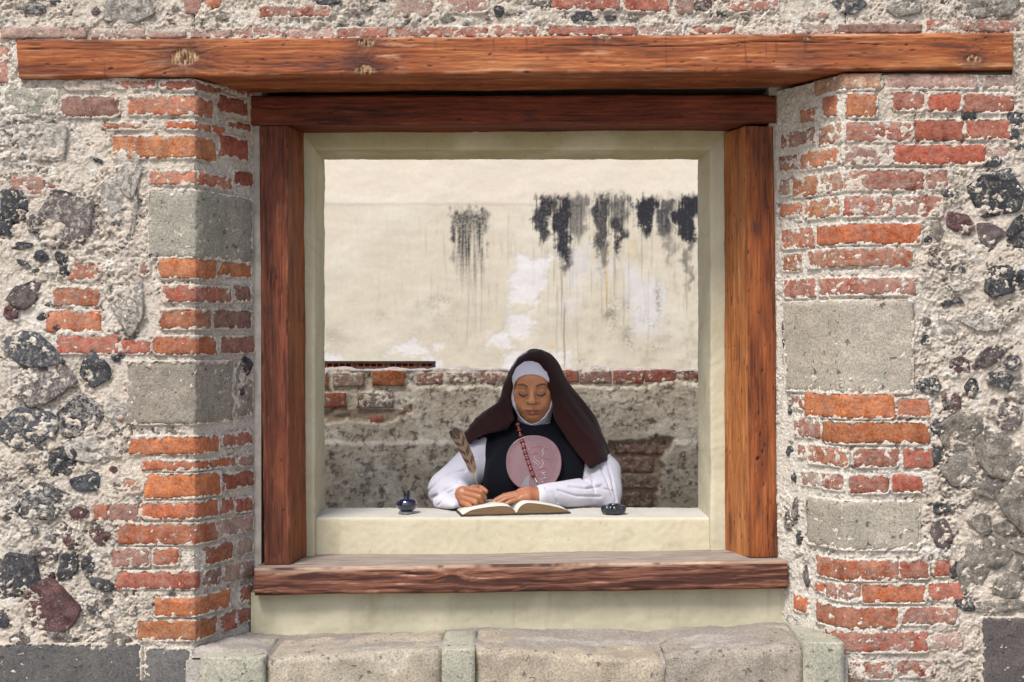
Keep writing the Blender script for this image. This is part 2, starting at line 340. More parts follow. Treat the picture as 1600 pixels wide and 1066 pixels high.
# stones: centre, half size, rotation, colour, lime, relief
SC = dict(k=(0.055,0.058,0.068), b=(0.075,0.085,0.10), m=(0.14,0.068,0.068), u=(0.15,0.115,0.115), g=(0.27,0.245,0.205), w=(0.36,0.33,0.28), G=(0.29,0.265,0.225))
STONES = '''
T 52 14 22 11 0 b 6 6|T 45 -8 40 10 0 b 5 6|T 512 2 25 7 0 b 4 6|T 912 27 22 10 0 k 4 6|T 954 28 10 6 0 k 4 5|T 780 18 10 9 20 k 4 5|T 850 0 18 12 0 g 5 5|T 1330 6 28 16 0 b 5 6|T 1415 13 34 16 0 w 6 5|T 1540 12 55 22 0 w 6 6|T 200 15 45 25 0 w 7 6|T 1100 8 18 12 0 m 5 6|T 700 30 14 6 0 g 4 4
L 50 262 10 6 0 k 5 4|L 66 268 10 7 20 k 5 4|L 25 318 22 26 0 k 4 6|L 95 305 14 9 0 k 5 5|L 104 352 44 44 10 u 6 8|L 8 352 12 22 0 k 3 6|L 58 348 18 14 0 u 6 5|L 65 401 11 8 20 k 3 6|L 96 404 9 11 -20 k 3 6|L 101 423 8 8 0 k 3 6|L 38 412 13 7 30 k 5 5|L 41 460 24 20 -10 u 4 7|L 18 487 12 12 0 m 4 6|L 68 495 13 6 -15 k 3 5|L 78 476 9 6 0 b 4 5|L 88 512 7 5 0 k 4 5
L 52 546 44 27 28 b 5 10|L 65 598 43 32 -12 u 6 9|L 149 580 20 26 -15 k 4 9|L 182 559 8 9 0 k 4 5|L 128 655 30 34 20 k 6 8|L 36 668 42 28 -4 b 5 10|L 2 668 8 16 0 k 2 6|L 100 720 26 18 -45 k 4 8|L 62 700 8 5 30 k 4 5|L 135 753 26 13 0 b 3 9|L 72 788 34 28 -30 k 6 9|L 124 801 13 11 -20 m 3 8|L 155 836 15 12 30 m 4 8|L 108 846 14 8 40 m 4 7|L 28 898 33 34 20 k 4 12|L 105 885 14 27 25 k 4 8|L 137 886 11 16 0 k 4 7|L 163 914 22 9 20 k 4 7|L 68 868 18 13 0 u 5 6|L 80 950 44 34 30 m 3 10|L 76 902 10 9 0 m 4 6|L 6 972 9 11 0 k 2 7|L 148 956 16 6 35 b 5 5|L 100 995 24 8 10 u 5 5|L 185 1000 15 10 0 g 4 6|L 38 795 14 10 0 k 5 5|L 15 805 10 8 0 k 5 5|L 178 733 7 6 0 r 2 5|L 20 760 18 10 -20 b 7 4|L 30 1000 22 8 0 u 5 5|L 52 735 9 5 20 k 5 4
L 240 396 10 6 10 k 4 5|L 200 262 20 40 0 w 8 4|L 60 220 50 30 10 w 8 5|L 190 330 28 60 0 w 8 4|L 195 470 30 62 0 w 7 6|L 384 575 9 14 0 k 3 5|L 376 612 6 9 0 k 3 5|L 150 700 40 25 10 w 8 4|L 185 640 22 20 0 w 8 4
R 1558 300 44 36 5 k 4 11|R 1514 180 12 8 10 k 4 7|R 1590 188 16 13 0 b 4 8|R 1584 210 8 10 0 k 3 7|R 1552 253 16 9 -10 k 4 8|R 1484 303 14 8 0 k 5 6|R 1500 350 20 15 45 m 4 8|R 1546 368 24 18 25 u 4 9|R 1590 364 16 25 0 k 4 8|R 1464 362 9 17 0 g 4 6|R 1450 375 6 6 0 k 3 6|R 1468 404 24 16 45 m 6 6|R 1562 440 24 20 -10 k 4 9|R 1594 440 10 16 0 k 4 7|R 1486 472 16 5 -15 k 5 5|R 1500 470 6 5 40 k 4 4|R 1586 484 12 5 -20 k 5 5|R 1570 275 20 12 0 b 5 8
R 1445 531 7 10 0 k 4 6|R 1498 572 17 18 0 m 5 8|R 1545 556 26 14 -30 u 4 8|R 1561 594 22 14 -15 k 5 8|R 1452 603 17 12 10 k 6 7|R 1518 606 10 18 0 k 5 7|R 1485 630 13 15 0 m 5 7|R 1584 567 12 10 0 b 6 7|R 1575 652 18 22 30 u 5 8|R 1500 672 34 28 0 g 4 10|R 1558 710 34 42 -15 g 3 12|R 1490 672 20 6 -8 k 3 5|R 1462 665 9 10 0 k 5 7|R 1464 712 10 12 0 k 4 8|R 1505 732 36 26 10 g 4 10|R 1590 770 28 52 0 g 3 12|R 1540 762 26 18 0 G 4 9|R 1470 795 13 9 10 k 4 8|R 1474 836 16 20 -10 u 4 9|R 1532 818 24 16 0 g 3 11|R 1570 828 20 12 0 g 3 10|R 1520 890 24 34 10 G 4 11|R 1558 862 22 24 0 G 3 11|R 1572 915 22 18 0 G 4 10|R 1597 890 14 16 0 g 4 9|R 1555 948 44 10 -3 g 3 9|R 1492 890 7 18 0 k 4 6|R 1510 945 14 9 10 k 5 7|R 1596 850 12 14 0 g 4 8|R 1520 860 14 9 0 g 4 8|R 1590 612 14 14 0 w 6 6|R 1480 520 26 16 10 w 8 5|R 1540 500 34 18 0 w 8 5|R 1500 440 26 14 10 w 8 4
R 1226 512 4 12 0 k 4 4|R 1227 540 4 16 0 k 4 4|R 1231 575 3 8 0 k 4 3|R 1241 746 5 8 0 k 4 4|R 1243 795 6 20 0 u 5 4|R 1231 812 5 16 0 u 5 4|R 1248 842 5 12 0 k 4 4|R 1260 900 5 16 -10 u 3 5|R 1232 705 3 9 0 k 4 3|R 1234 640 3 8 0 k 4 3
'''
def entries(t):
    for ln in t.strip().splitlines():
        for e in ln.split('|'):
            f = e.split()
            if f: yield f
wall = empty('masonry_wall', (0, 0.2, 0), 'old rubble and brick wall with patchy lime mortar around the window', 'wall')

Z_LB, Z_LT = CAMZ + 0.781, CAMZ + 0.905       # underside and top of the lintel
def axis(lo, a, b, hi, fine, coarse):
    return np.unique(np.round(np.concatenate([np.linspace(lo, a, max(2, int((a - lo) / coarse) + 1)), np.linspace(a, b, int(round((b - a) / fine)) + 1), np.linspace(b, hi, max(2, int((hi - b) / coarse) + 1))]), 5))
ZA = axis(0, 0.40, 2.50, 2.66, 0.0033, 0.02)
PATCH = []          # (side, u0, u1, z0, z1, kind, ...) of every built-in piece, to shape the mortar round it
pieces = []
for f in entries(BRICKS):
    pieces.append(('brick',) + tuple(f))
for f in entries(BLOCKS):
    pieces.append(('stone_block',) + tuple(f))
RECT = []
for kind, side, x0, x1, y0, y1, c, cov, hb in pieces:
    x0, x1, y0, y1 = map(float, (x0, x1, y0, y1))
    ua, da = pxu(x0, side); ub, db = pxu(x1, side)
    if side == 'L': dref = 0 if x0 < 300 else (da + db) / 2
    elif side == 'R': dref = 0 if x1 > 1325 else (da + db) / 2
    else: dref = 0
    z1 = CAMZ - (y0 - 533) / F * (4.5 + dref); z0 = CAMZ - (y1 - 533) / F * (4.5 + dref)
    RECT.append((kind, side, ua, ub, z0, z1, c, float(cov) / 10, float(hb) / 1000 * 0.62, rng.randrange(1 << 20)))
POLY = []
def blob(cx, cz, a, b, rot, seed):
    r = random.Random(seed); n = r.choice((5, 6, 6, 7, 8)); ph = r.random() * 6.28; pts = []
    for k in range(n):
        t = ph + 2 * math.pi * (k + r.uniform(-0.3, 0.3)) / n; rr = r.uniform(0.72, 1.15)
        x = a * rr * math.cos(t); z = b * rr * math.sin(t)
        pts.append((cx + x * math.cos(rot) - z * math.sin(rot), cz + x * math.sin(rot) + z * math.cos(rot)))
    p = np.array(pts); d = []
    for k in range(n):                                  # cut the corners a little
        q, w = p[k], p[(k + 1) % n]; d += [q + (w - q) * 0.10, q + (w - q) * 0.5, q + (w - q) * 0.90]
    return np.array(d)
for i, f in enumerate(entries(STONES)):
    side = f[0]; cx, cy, a, b, rot = map(float, f[1:6])
    if side != 'T' and a >= 9 and b >= 8: a, b = a * 1.22, b * 1.22
    u, y = pxu(cx, side); d = 4.5 + y; z = CAMZ - (cy - 533) / F * d; k = d / F
    kx = abs(pxu(cx + 2, side)[0] - pxu(cx - 2, side)[0]) / 4
    POLY.append((side, blob(u, z, a * kx, b * k, -math.radians(rot), 100 + i), f[6] if f[6] != 'r' else 'm', float(f[7]) / 10, float(f[8]) / 1000 + 0.004, 500 + i))
# the rubble goes on past the picture's edges, and small stones fill the gaps between the big ones
def free(side, u, z, r):
    for q in RECT:
        if q[1] == side and q[2] - r < u < q[3] + r and q[4] - r < z < q[5] + r: return False
    for q in POLY:
        if q[0] == side and (abs(q[1][:, 0] - u).min() < r and np.hypot(q[1][:, 0] - u, q[1][:, 1] - z).min() < r * 1.3): return False
        if q[0] == side and np.hypot(*(q[1].mean(0) - (u, z))) < r * 1.5: return False
    return True
for side, ua, ub, za, zb, n, r0, r1 in (('L', -1.53, -1.12, 0.48, 2.0, 20, 0.009, 0.024), ('R', 1.22, 1.53, 0.6, 2.1, 14, 0.008, 0.022), ('L', -1.25, -1.0, 0.6, 1.25, 14, 0.008, 0.014), ('T', -1.5, 1.5, 2.36, 2.5, 26, 0.008, 0.016), ('L', -2.3, -1.58, 0.2, 2.55, 40, 0.03, 0.07), ('R', 1.58, 2.3, 0.2, 2.55, 40, 0.03, 0.07)):
    made = 0
    for t in range(n * 12):
        if made >= n: break
        u, z, r = rng.uniform(ua, ub), rng.uniform(za, zb), rng.uniform(r0, r1)
        if free(side, u, z, r):
            made += 1
            POLY.append((side, blob(u, z, r * rng.uniform(0.9, 1.7), r * rng.uniform(0.5, 1.0), rng.uniform(-0.6, 0.6), rng.randrange(1 << 20)), rng.choice('kkbmugGw'), rng.uniform(0.35, 0.7), rng.uniform(0.004, 0.009), rng.randrange(1 << 20)))

def poly_sd(U, Z, P):                       # signed distance, positive inside
    d = np.full(U.shape, 1e9); s = np.ones(U.shape); n = len(P)
    for i in range(n):
        a, b = P[i], P[i - 1]; e = b - a; wx = U - a[0]; wz = Z - a[1]
        t = np.clip((wx * e[0] + wz * e[1]) / (e @ e + 1e-12), 0, 1); bx = wx - e[0] * t; bz = wz - e[1] * t
        d = np.minimum(d, bx * bx + bz * bz)
        c1 = Z >= a[1]; c2 = Z < b[1]; c3 = e[0] * wz > e[1] * wx
        s = np.where((c1 & c2 & c3) | (~c1 & ~c2 & ~c3), -s, s)
    return -s * np.sqrt(d)
def rect_sd(U, Z, u0, u1, z0, z1, r=0.006):
    qx = np.abs(U - (u0 + u1) / 2) - (u1 - u0) / 2 + r; qz = np.abs(Z - (z0 + z1) / 2) - (z1 - z0) / 2 + r
    return -(np.hypot(np.maximum(qx, 0), np.maximum(qz, 0)) + np.minimum(np.maximum(qx, qz), 0) - r)

def mortar_sheet(side, UA, ZA, cut, seed):
    U, Z = np.meshgrid(UA, ZA)
    n_lo = fbm2(U * 5, Z * 5, 1, 3); n_mid = fbm2(U * 22, Z * 22, 2, 4, 0.6); n_hi = fbm2(U * 90, Z * 90, 3, 3, 0.7)
    ridg = 1 - np.abs(perlin2(U * 34 + 0.6 * n_mid, Z * 34 + 0.5 * n_lo, 11))
    pits = sstep(0.9, 1.7, fbm2(U * 60, Z * 60, 8, 3, 0.7)) * sstep(-0.3, 0.8, fbm2(U * 6, Z * 6, 9, 2))
    rid = 0; ga = 1.0
    for o_ in range(4):
        rid = rid + ga * (1 - 2.6 * np.abs(perlin2(U * 20 * 2 ** o_ + 0.35 * n_mid + 5.1 * o_, Z * 23 * 2 ** o_ + 0.3 * n_hi, 40 + o_))); ga *= 0.58
    dist_corner = (XL - U) if side == 'L' else (U - XR) if side == 'R' else np.full(U.shape, 1.0)
    rubble = sstep(0.02, 0.25, dist_corner)
    n_vh = fbm2(U * 170, Z * 170, 4, 2, 0.8)
    f1 = fbm2(U * 7 + 0.25 * n_mid, Z * 8 + 0.2 * n_mid, 12, 3); f2 = fbm2(U * 15 + 0.2 * n_hi, Z * 17, 13, 3)
    flake = 0.0050 * sstep(-0.02, 0.06, f1) * rubble + 0.0032 * sstep(0.25, 0.31, f2) + 0.0030 * sstep(0.9, 0.97, f1 + 0.3 * f2)
    smo = sstep(-0.25, 0.55, fbm2(U * 3.0, Z * 3.8, 17, 3)); ro = 0.92 - 0.70 * smo
    H = 0.0040 * n_lo * rubble + ro * ((0.0009 + 0.0008 * rubble) * n_mid + (0.0013 + 0.0013 * rubble) * rid + 0.0009 * n_hi + 0.0013 * n_vh) + flake * (1 - 0.4 * smo) - 0.0035 - 0.020 * pits * (0.35 + 0.65 * rubble) * ro
    cr = np.abs(fbm2(U * 9 + 0.3 * n_mid, Z * 9 + 0.2 * n_mid, 15, 3)); crack = sstep(0.05, 0.0, cr) * sstep(0.1, 0.7, fbm2(U * 4, Z * 4, 16, 2))
    H -= 0.016 * crack
    smear = 0.9 * fbm2(U * 38, Z * 46, 21, 4, 0.65) + 0.4 * fbm2(U * 12, Z * 14, 22, 2)
    edge = 0.0050 * fbm2(U * 36, Z * 36, 23, 4, 0.7)
    near = np.zeros(U.shape)
    def win(u0, u1, z0, z1, m=0.03):
        a, b = np.searchsorted(UA, (u0 - m, u1 + m)); c, d = np.searchsorted(ZA, (z0 - m, z1 + m)); return slice(c, d), slice(a, b)
    def press(sl, sd, cov, hb, amp, en=1.0, bias=0.0, stone=False):
        e = sd + en * edge[sl] - bias; w = sstep(-0.003, 0.004, e)
        th = 1.85 - 2.9 * cov
        tgt = hb + np.clip((smear[sl] - th) * amp, -0.010, 0.0022) - 0.0005
        lip = (sd > -0.004) & (e < 0.002) & (not stone); H[sl] = np.where(lip, np.maximum(H[sl], hb + 0.0012 + 0.0015 * n_hi[sl]), H[sl])
        joint = (0.016 * np.exp(-((e + 0.005) / 0.005) ** 2) * sstep(0.5, 1.1, n_lo[sl] + 0.5 * n_mid[sl])) if stone else (0.008 * np.exp(-((e + 0.004) / 0.005) ** 2) * sstep(0.1, 1.0, n_mid[sl] + n_lo[sl] * 0.5))
        H[sl] = lerp(H[sl] - joint, tgt, w)
        near[sl] = np.maximum(near[sl], sstep(-0.03, 0.0, e))
    for kind, sd_, u0, u1, z0, z1, c, cov, hb, s in RECT:
        if sd_ != side: continue
        sl = win(u0, u1, z0, z1)
        if H[sl].size == 0: continue
        press(sl, rect_sd(U[sl], Z[sl], u0, u1, z0, z1, 0.006 + 0.012 * ((s >> 4) % 97) / 97), 0.03 + cov * 0.85, hb, 0.006, 1.45, 0.0034)
    for sd_, P, c, cov, hb, s in POLY:
        if sd_ != side: continue
        (u0, z0), (u1, z1) = P.min(0), P.max(0); sl = win(u0, u1, z0, z1)
        if H[sl].size == 0: continue
        press(sl, poly_sd(U[sl], Z[sl], P), 0.17 + cov * 0.66, hb * 0.42 + 0.002, 0.008, 2.9, 0.007, True)
    # colour: warm grey lime mortar, paler where it was limewashed, greyer cement patches, brick dust near bricks, dark grit
    c = np.empty(U.shape + (3,)); c[:] = (0.60, 0.525, 0.44)
    a = fbm2(U * 2.3, Z * 2.3, 31, 3)
    c = mixc(c, np.broadcast_to((0.69, 0.635, 0.56), c.shape), sstep(-0.2, 1.2, a) * 0.8)
    c = mixc(c, np.broadcast_to((0.50, 0.44, 0.375), c.shape), sstep(0.2, 1.3, fbm2(U * 3.1, Z * 3.1, 33, 3)) * 0.7)
    c = mixc(c, np.broadcast_to((0.66, 0.63, 0.58), c.shape), sstep(0.5, 1.2, fbm2(U * 14, Z * 14, 34, 4, 0.65)) * 0.7)
    c = mixc(c, np.broadcast_to((0.33, 0.30, 0.265), c.shape), sstep(0.75, 1.5, fbm2(U * 19, Z * 19, 35, 4, 0.65)) * 0.65 * (0.35 + 0.65 * rubble))
    if side == 'R':                                    # reveal faces the light from the left: its brightness is painted in
        c = mixc(c, np.broadcast_to((0.70, 0.66, 0.58), c.shape), sstep(0.03, -0.02, U - XR) * 0.75)
    pink = near * sstep(0.35, 1.5, fbm2(U * 26, Z * 30, 36, 4, 0.7)) * sstep(0.45, 0.2, dist_corner) * (0.8 if side != 'T' else 0.5)
    c = mixc(c, np.broadcast_to((0.50, 0.25, 0.17), c.shape), pink * 0.62)
    grit = sstep(0.62, 1.05, fbm2(U * 48, Z * 48, 37, 4, 0.8)) * sstep(0.0, 0.9, fbm2(U * 7, Z * 7, 38, 2)) * rubble
    c = mixc(c, np.broadcast_to((0.075, 0.072, 0.08), c.shape), grit * 0.85)
    lich = sstep(1.2, 1.7, fbm2(U * 30, Z * 30, 39, 4, 0.7)) * rubble
    c = mixc(c, np.broadcast_to((0.20, 0.11, 0.10), c.shape), lich * 0.6)
    V = wallpos(U, Z, H, side)
    uc = (U[:-1, :-1] + U[1:, 1:]) / 2; zc = (Z[:-1, :-1] + Z[1:, 1:]) / 2
    keep = cut(uc, zc)
    V2, f2, c2 = compact(V.reshape(-1, 3), gridfaces(len(ZA), len(UA), keep), c.reshape(-1, 3))
    if side == 'R': pass
    return add('mortar', V2, f2, M_MORTAR, wall, c2)
def cutL(u, z): return ~((z > Z_LB + 0.004) & (u > -1.475) & (z < Z_LT - 0.008)) & ~((u > XL) & (z > Z_LB + 0.004))
def cutR(u, z): return ~((z > Z_LB + 0.016) & (u < 1.497) & (z < Z_LT - 0.002)) & ~((u < XR) & (z > Z_LB + 0.030))
UL = np.unique(np.concatenate([axis(-2.4, -1.56, XL, XL, 0.0033, 0.02), np.linspace(XL, XL + LL + 0.01, 100)]))
UR = np.unique(np.concatenate([np.linspace(XR - LR - 0.01, XR, 104), axis(XR, XR, 1.56, 2.4, 0.0033, 0.02)]))
mortar_sheet('L', UL, ZA, cutL, 1)
mortar_sheet('R', UR, ZA, cutR, 2)
zt = ZA[ZA > Z_LT - 0.03]
mortar_sheet('T', np.linspace(XL, XR, 590), zt, lambda u, z: z > Z_LT - 0.008, 3)
# core of the wall behind the facing
mb = MB()
mb.box(-2.4, -0.985, 0.035, 0.60, 0, 2.655); mb.box(1.035, 2.4, 0.035, 0.60, 0, 2.655)
mb.box(-0.98, -0.80, 0.297, 0.60, 0.42, 2.26); mb.box(0.82, 1.03, 0.297, 0.60, 0.42, 2.26)
mb.box(-0.984, 1.034, 0.10, 0.60, 2.262, 2.655); mb.box(-0.984, 1.034, 0.30, 0.60, 0.0, 0.71)
mb.build('wall_core', M_GROUND, wall)

def brick_mesh(side, u0, u1, z0, z1, hb, seed, name, colr, cov, mat, step=0.013, rough=0.0016):
    r = random.Random(seed); corner = XL if side == 'L' else XR if side == 'R' else None
    us = np.linspace(u0, u1, max(3, int((u1 - u0) / step) + 1))
    if corner is not None and u0 + 0.004 < corner < u1 - 0.004:
        us = np.unique(np.concatenate([us[np.abs(us - corner) > 0.006], (corner - 0.004, corner, corner + 0.004)]))
    zs = np.linspace(z0, z1, max(4, int((z1 - z0) / step) + 1))
    e = min(0.004, (z1 - z0) * 0.2)
    us = np.concatenate([[u0, u0, u0 + e], us[1:-1][(us[1:-1] > u0 + 2 * e) & (us[1:-1] < u1 - 2 * e)], [u1 - e, u1, u1]])
    zs = np.concatenate([[z0, z0, z0 + e], zs[1:-1][(zs[1:-1] > z0 + 2 * e) & (zs[1:-1] < z1 - 2 * e)], [z1 - e, z1, z1]])
    U, Z = np.meshgrid(us, zs); tilt = r.uniform(-0.006, 0.006)
    ed = np.minimum(np.minimum(U - u0, u1 - U), np.minimum(Z - z0, z1 - Z))
    H = hb + rough * fbm2(U * 55, Z * 55, seed % 977, 3) - 0.0028 * sstep(e, 0, ed) + r.uniform(-0.03, 0.03) * (Z - (z0 + z1) / 2)
    chip = sstep(0.7, 1.5, fbm2(U * 30, Z * 30, seed % 613, 2)) * sstep(0.02, 0.0, ed); H -= 0.006 * chip
    U2 = U + 0.0022 * fbm2(Z * 45, U * 45, seed % 331, 2); Z2 = Z + 0.0020 * fbm2(U * 28, Z * 28, seed % 233, 2) + tilt * (U - (u0 + u1) / 2)
    H[0, :] = H[-1, :] = -0.03; H[:, 0] = H[:, -1] = -0.03
    V = wallpos(U2, Z2, H, side).reshape(-1, 3)
    o = add(name, V, gridfaces(len(zs), len(us)), mat, wall)
    v = 1 + r.uniform(-0.24, 0.18)
    o.color = (colr[0] * v * (1 + r.uniform(-.08, .08)), colr[1] * v, colr[2] * v, min(1, 0.22 + cov * 0.68))
    return o
for kind, side, u0, u1, z0, z1, c, cov, hb, s in RECT:
    if kind == 'brick': brick_mesh(side, u0, u1, z0, z1, hb, s, 'brick', BC[c], cov, M_BRICK)
    else: brick_mesh(side, u0, u1, z0, z1, hb, s, 'stone_block', BC[c], cov, M_BLOCK, 0.015, 0.0034)
def stone_mesh(side, P, hb, seed, colr, lime):
    c = P.mean(0); n = len(P); rings = (0.30, 0.58, 0.80, 0.93, 1.0); V = [(c[0], c[1], 1.0)]
    for t in rings:
        for p in P: q = c + (p - c) * t; V.append((q[0], q[1], math.sqrt(max(0, 1 - (t * 0.93) ** 2))))
    for p in P: q = c + (p - c) * 1.03; V.append((q[0], q[1], -1))
    V = np.array(V); r = random.Random(seed); size = min(np.ptp(P[:, 0]), np.ptp(P[:, 1]))
    a, b = r.uniform(-0.10, 0.10), r.uniform(-0.12, 0.12)
    H = hb * 0.22 + min(hb * 0.38, size * 0.08) * V[:, 2] + a * (V[:, 0] - c[0]) + b * (V[:, 1] - c[1]) + min(0.006, size * 0.10) * fbm2(V[:, 0] * 36, V[:, 1] * 36, seed % 719, 3, 0.7)
    H = np.where(V[:, 2] < 0, -0.03, H)
    W3 = wallpos(V[:, 0], V[:, 1], H, side); F3 = []
    for k in range(n):
        k2 = (k + 1) % n; F3.append((0, 1 + k, 1 + k2))
        for j in range(len(rings)):
            F3.append((1 + j * n + k, 1 + (j + 1) * n + k, 1 + (j + 1) * n + k2, 1 + j * n + k2))
    o = add('stone', W3, F3, M_STONE, wall); v = 1 + r.uniform(-0.2, 0.2)
    o.color = (colr[0] * v, colr[1] * v, colr[2] * v, min(1, 0.25 + lime * 0.7))
for side, P, c, lime, hb, s in POLY: stone_mesh(side, P, hb, s, SC[c], lime)
# ------------------------------------------------------------------ timber
def timber(name, C, style, knots=(), parent=None, label=None, cat=None, seed=0, step=0.0035, rnd=0.008, wav=0.002):
    """beam between 8 corners C[l][a][b] (l along the grain, a front to back, b bottom to top); colour and relief follow the grain"""
    C = np.array(C, float)
    L = np.linalg.norm(C[1].mean((0, 1)) - C[0].mean((0, 1))); A = np.linalg.norm(C[:, 1].mean((0, 1)) - C[:, 0].mean((0, 1))); B = np.linalg.norm(C[:, :, 1].mean((0, 1)) - C[:, :, 0].mean((0, 1)))
    per = []                                                 # (a, b, face, q)
    nb, na = max(4, int(B / step)), max(4, int(A / (step * 2)))
    ra, rb = min(rnd / A, 0.3), min(rnd / B, 0.3)
    def corner(a0, b0, sa, sb, ang0, f):
        for k in range(1, 4):
            t = ang0 + k * math.pi / 8
            per.append((a0 + ra * math.cos(t), b0 + rb * math.sin(t), f, 0))
    for q in np.linspace(rb, 1 - rb, nb): per.append((0, q, 0, q * B))
    corner(ra, 1 - rb, 0, 0, math.pi, 0); n0 = len(per)
    per[-3:] = [(ra + ra * math.cos(math.pi - k * math.pi / 8), 1 - rb + rb * math.sin(math.pi - k * math.pi / 8), 0, B) for k in (1, 2, 3)]
    for q in np.linspace(ra, 1 - ra, na): per.append((q, 1, 1, B + q * A))
    per += [(1 - ra + ra * math.cos(math.pi / 2 - k * math.pi / 8), 1 - rb + rb * math.sin(math.pi / 2 - k * math.pi / 8), 2, B + A) for k in (1, 2, 3)]
    for q in np.linspace(1 - rb, rb, 6): per.append((1, q, 2, B + A + (1 - q) * B))
    per += [(1 - ra + ra * math.cos(-k * math.pi / 8), rb + rb * math.sin(-k * math.pi / 8), 3, 2 * B + A) for k in (1, 2, 3)]
    for q in np.linspace(1 - ra, ra, na): per.append((q, 0, 3, -q * A))
    per += [(ra + ra * math.cos(-math.pi / 2 - k * math.pi / 8), rb + rb * math.sin(-math.pi / 2 - k * math.pi / 8), 0, 0) for k in (1, 2, 3)]
    per = np.array(per); m = len(per)
    ls = np.linspace(0, 1, int(L / (step * 1.15)) + 2)
    e = min(0.35 * rnd / L, 0.01); ls = np.concatenate([[0, e * 0.3], ls[1:-1], [1 - e * 0.3, 1]]); nl = len(ls)
    shr = np.ones(nl); shr[0] = shr[-1] = 0.955
    a = 0.5 + (per[None, :, 0] - 0.5) * shr[:, None]; b = 0.5 + (per[None, :, 1] - 0.5) * (0.5 + 0.5 * shr[:, None]); l = np.repeat(ls[:, None], m, 1)
    def tri(l, a, b):
        r = 0
        for i in (0, 1):
            for j in (0, 1):
                for k in (0, 1):
                    w = (l if i else 1 - l) * (a if j else 1 - a) * (b if k else 1 - b); r = r + w[..., None] * C[i, j, k]
        return r
    P = tri(l, a, b)
    du = np.gradient(P, axis=0); dv = np.roll(P, -1, 1) - np.roll(P, 1, 1); N = np.cross(du, dv); N /= np.linalg.norm(N, axis=-1)[..., None] + 1e-12
    if ((P - P.mean((0, 1))) * N).sum() < 0: N = -N
    lm = l * L; q = np.repeat(per[None, :, 3], nl, 0); face = np.repeat(per[None, :, 2], nl, 0)
    col, H = style(lm, q, face, L, A, B, knots, seed)
    H = H + wav * fbm2(lm * 2.2, q * 6 + 3 * face, seed + 5, 2)
    P = P + N * H[..., None]
    V = P.reshape(-1, 3); idx = np.arange(nl * m).reshape(nl, m); i2 = np.roll(idx, -1, 1)
    f = np.stack([idx[:-1], i2[:-1], i2[1:], idx[1:]], -1).reshape(-1, 4)
    V = np.concatenate([V, P[0].mean(0)[None], P[-1].mean(0)[None]]); cc = np.concatenate([col.reshape(-1, 3), col[0].mean(0)[None] * 0.7, col[-1].mean(0)[None] * 0.7])
    c0 = np.stack([np.full(m, nl * m), i2[0], idx[0], idx[0]], -1); c1 = np.stack([np.full(m, nl * m + 1), idx[-1], i2[-1], i2[-1]], -1)
    F_ = [tuple(x) for x in f.tolist()] + [tuple(x[:3]) for x in c0.tolist()] + [tuple(x[:3]) for x in c1.tolist()]
    return tag(add(name, V, F_, M_WOODV if name == 'post' else M_WOOD, parent, cc), label, cat)
def grain(lm, q, knots, seed, ring=70, wob=1.0):
    w = q + 0.010 * wob * fbm2(lm * 1.6, q * 5, seed, 3); kn = np.zeros(lm.shape); kc = np.zeros(lm.shape)
    for (kl, kq, kr, torn) in knots:
        dx = (lm - kl) / (kr * 1.7); dy = (q - kq) / kr; d = np.sqrt(dx * dx + dy * dy) + 0.10 * fbm2(lm * 40, q * 40, seed + 3, 2)
        w = w + np.sign(q - kq) * kr * 0.8 * np.exp(-d * d * 0.55)
        kn = np.maximum(kn, np.exp(-(d / 1.35) ** 2) * (0.75 + 0.25 * sstep(-0.5, 0.5, fbm2(lm * 60, q * 60, seed + 4, 2)))); kc = np.maximum(kc, torn * sstep(0.72, 0.45, d))
    rings = 0.5 + 0.5 * np.sin(w * ring * 6.28 + 2.2 * fbm2(lm * 0.9, w * 9, seed + 1, 3))
    fib = fbm2(lm * 7, w * 210, seed + 2, 3, 0.6)
    return rings, fib, kn, kc, w
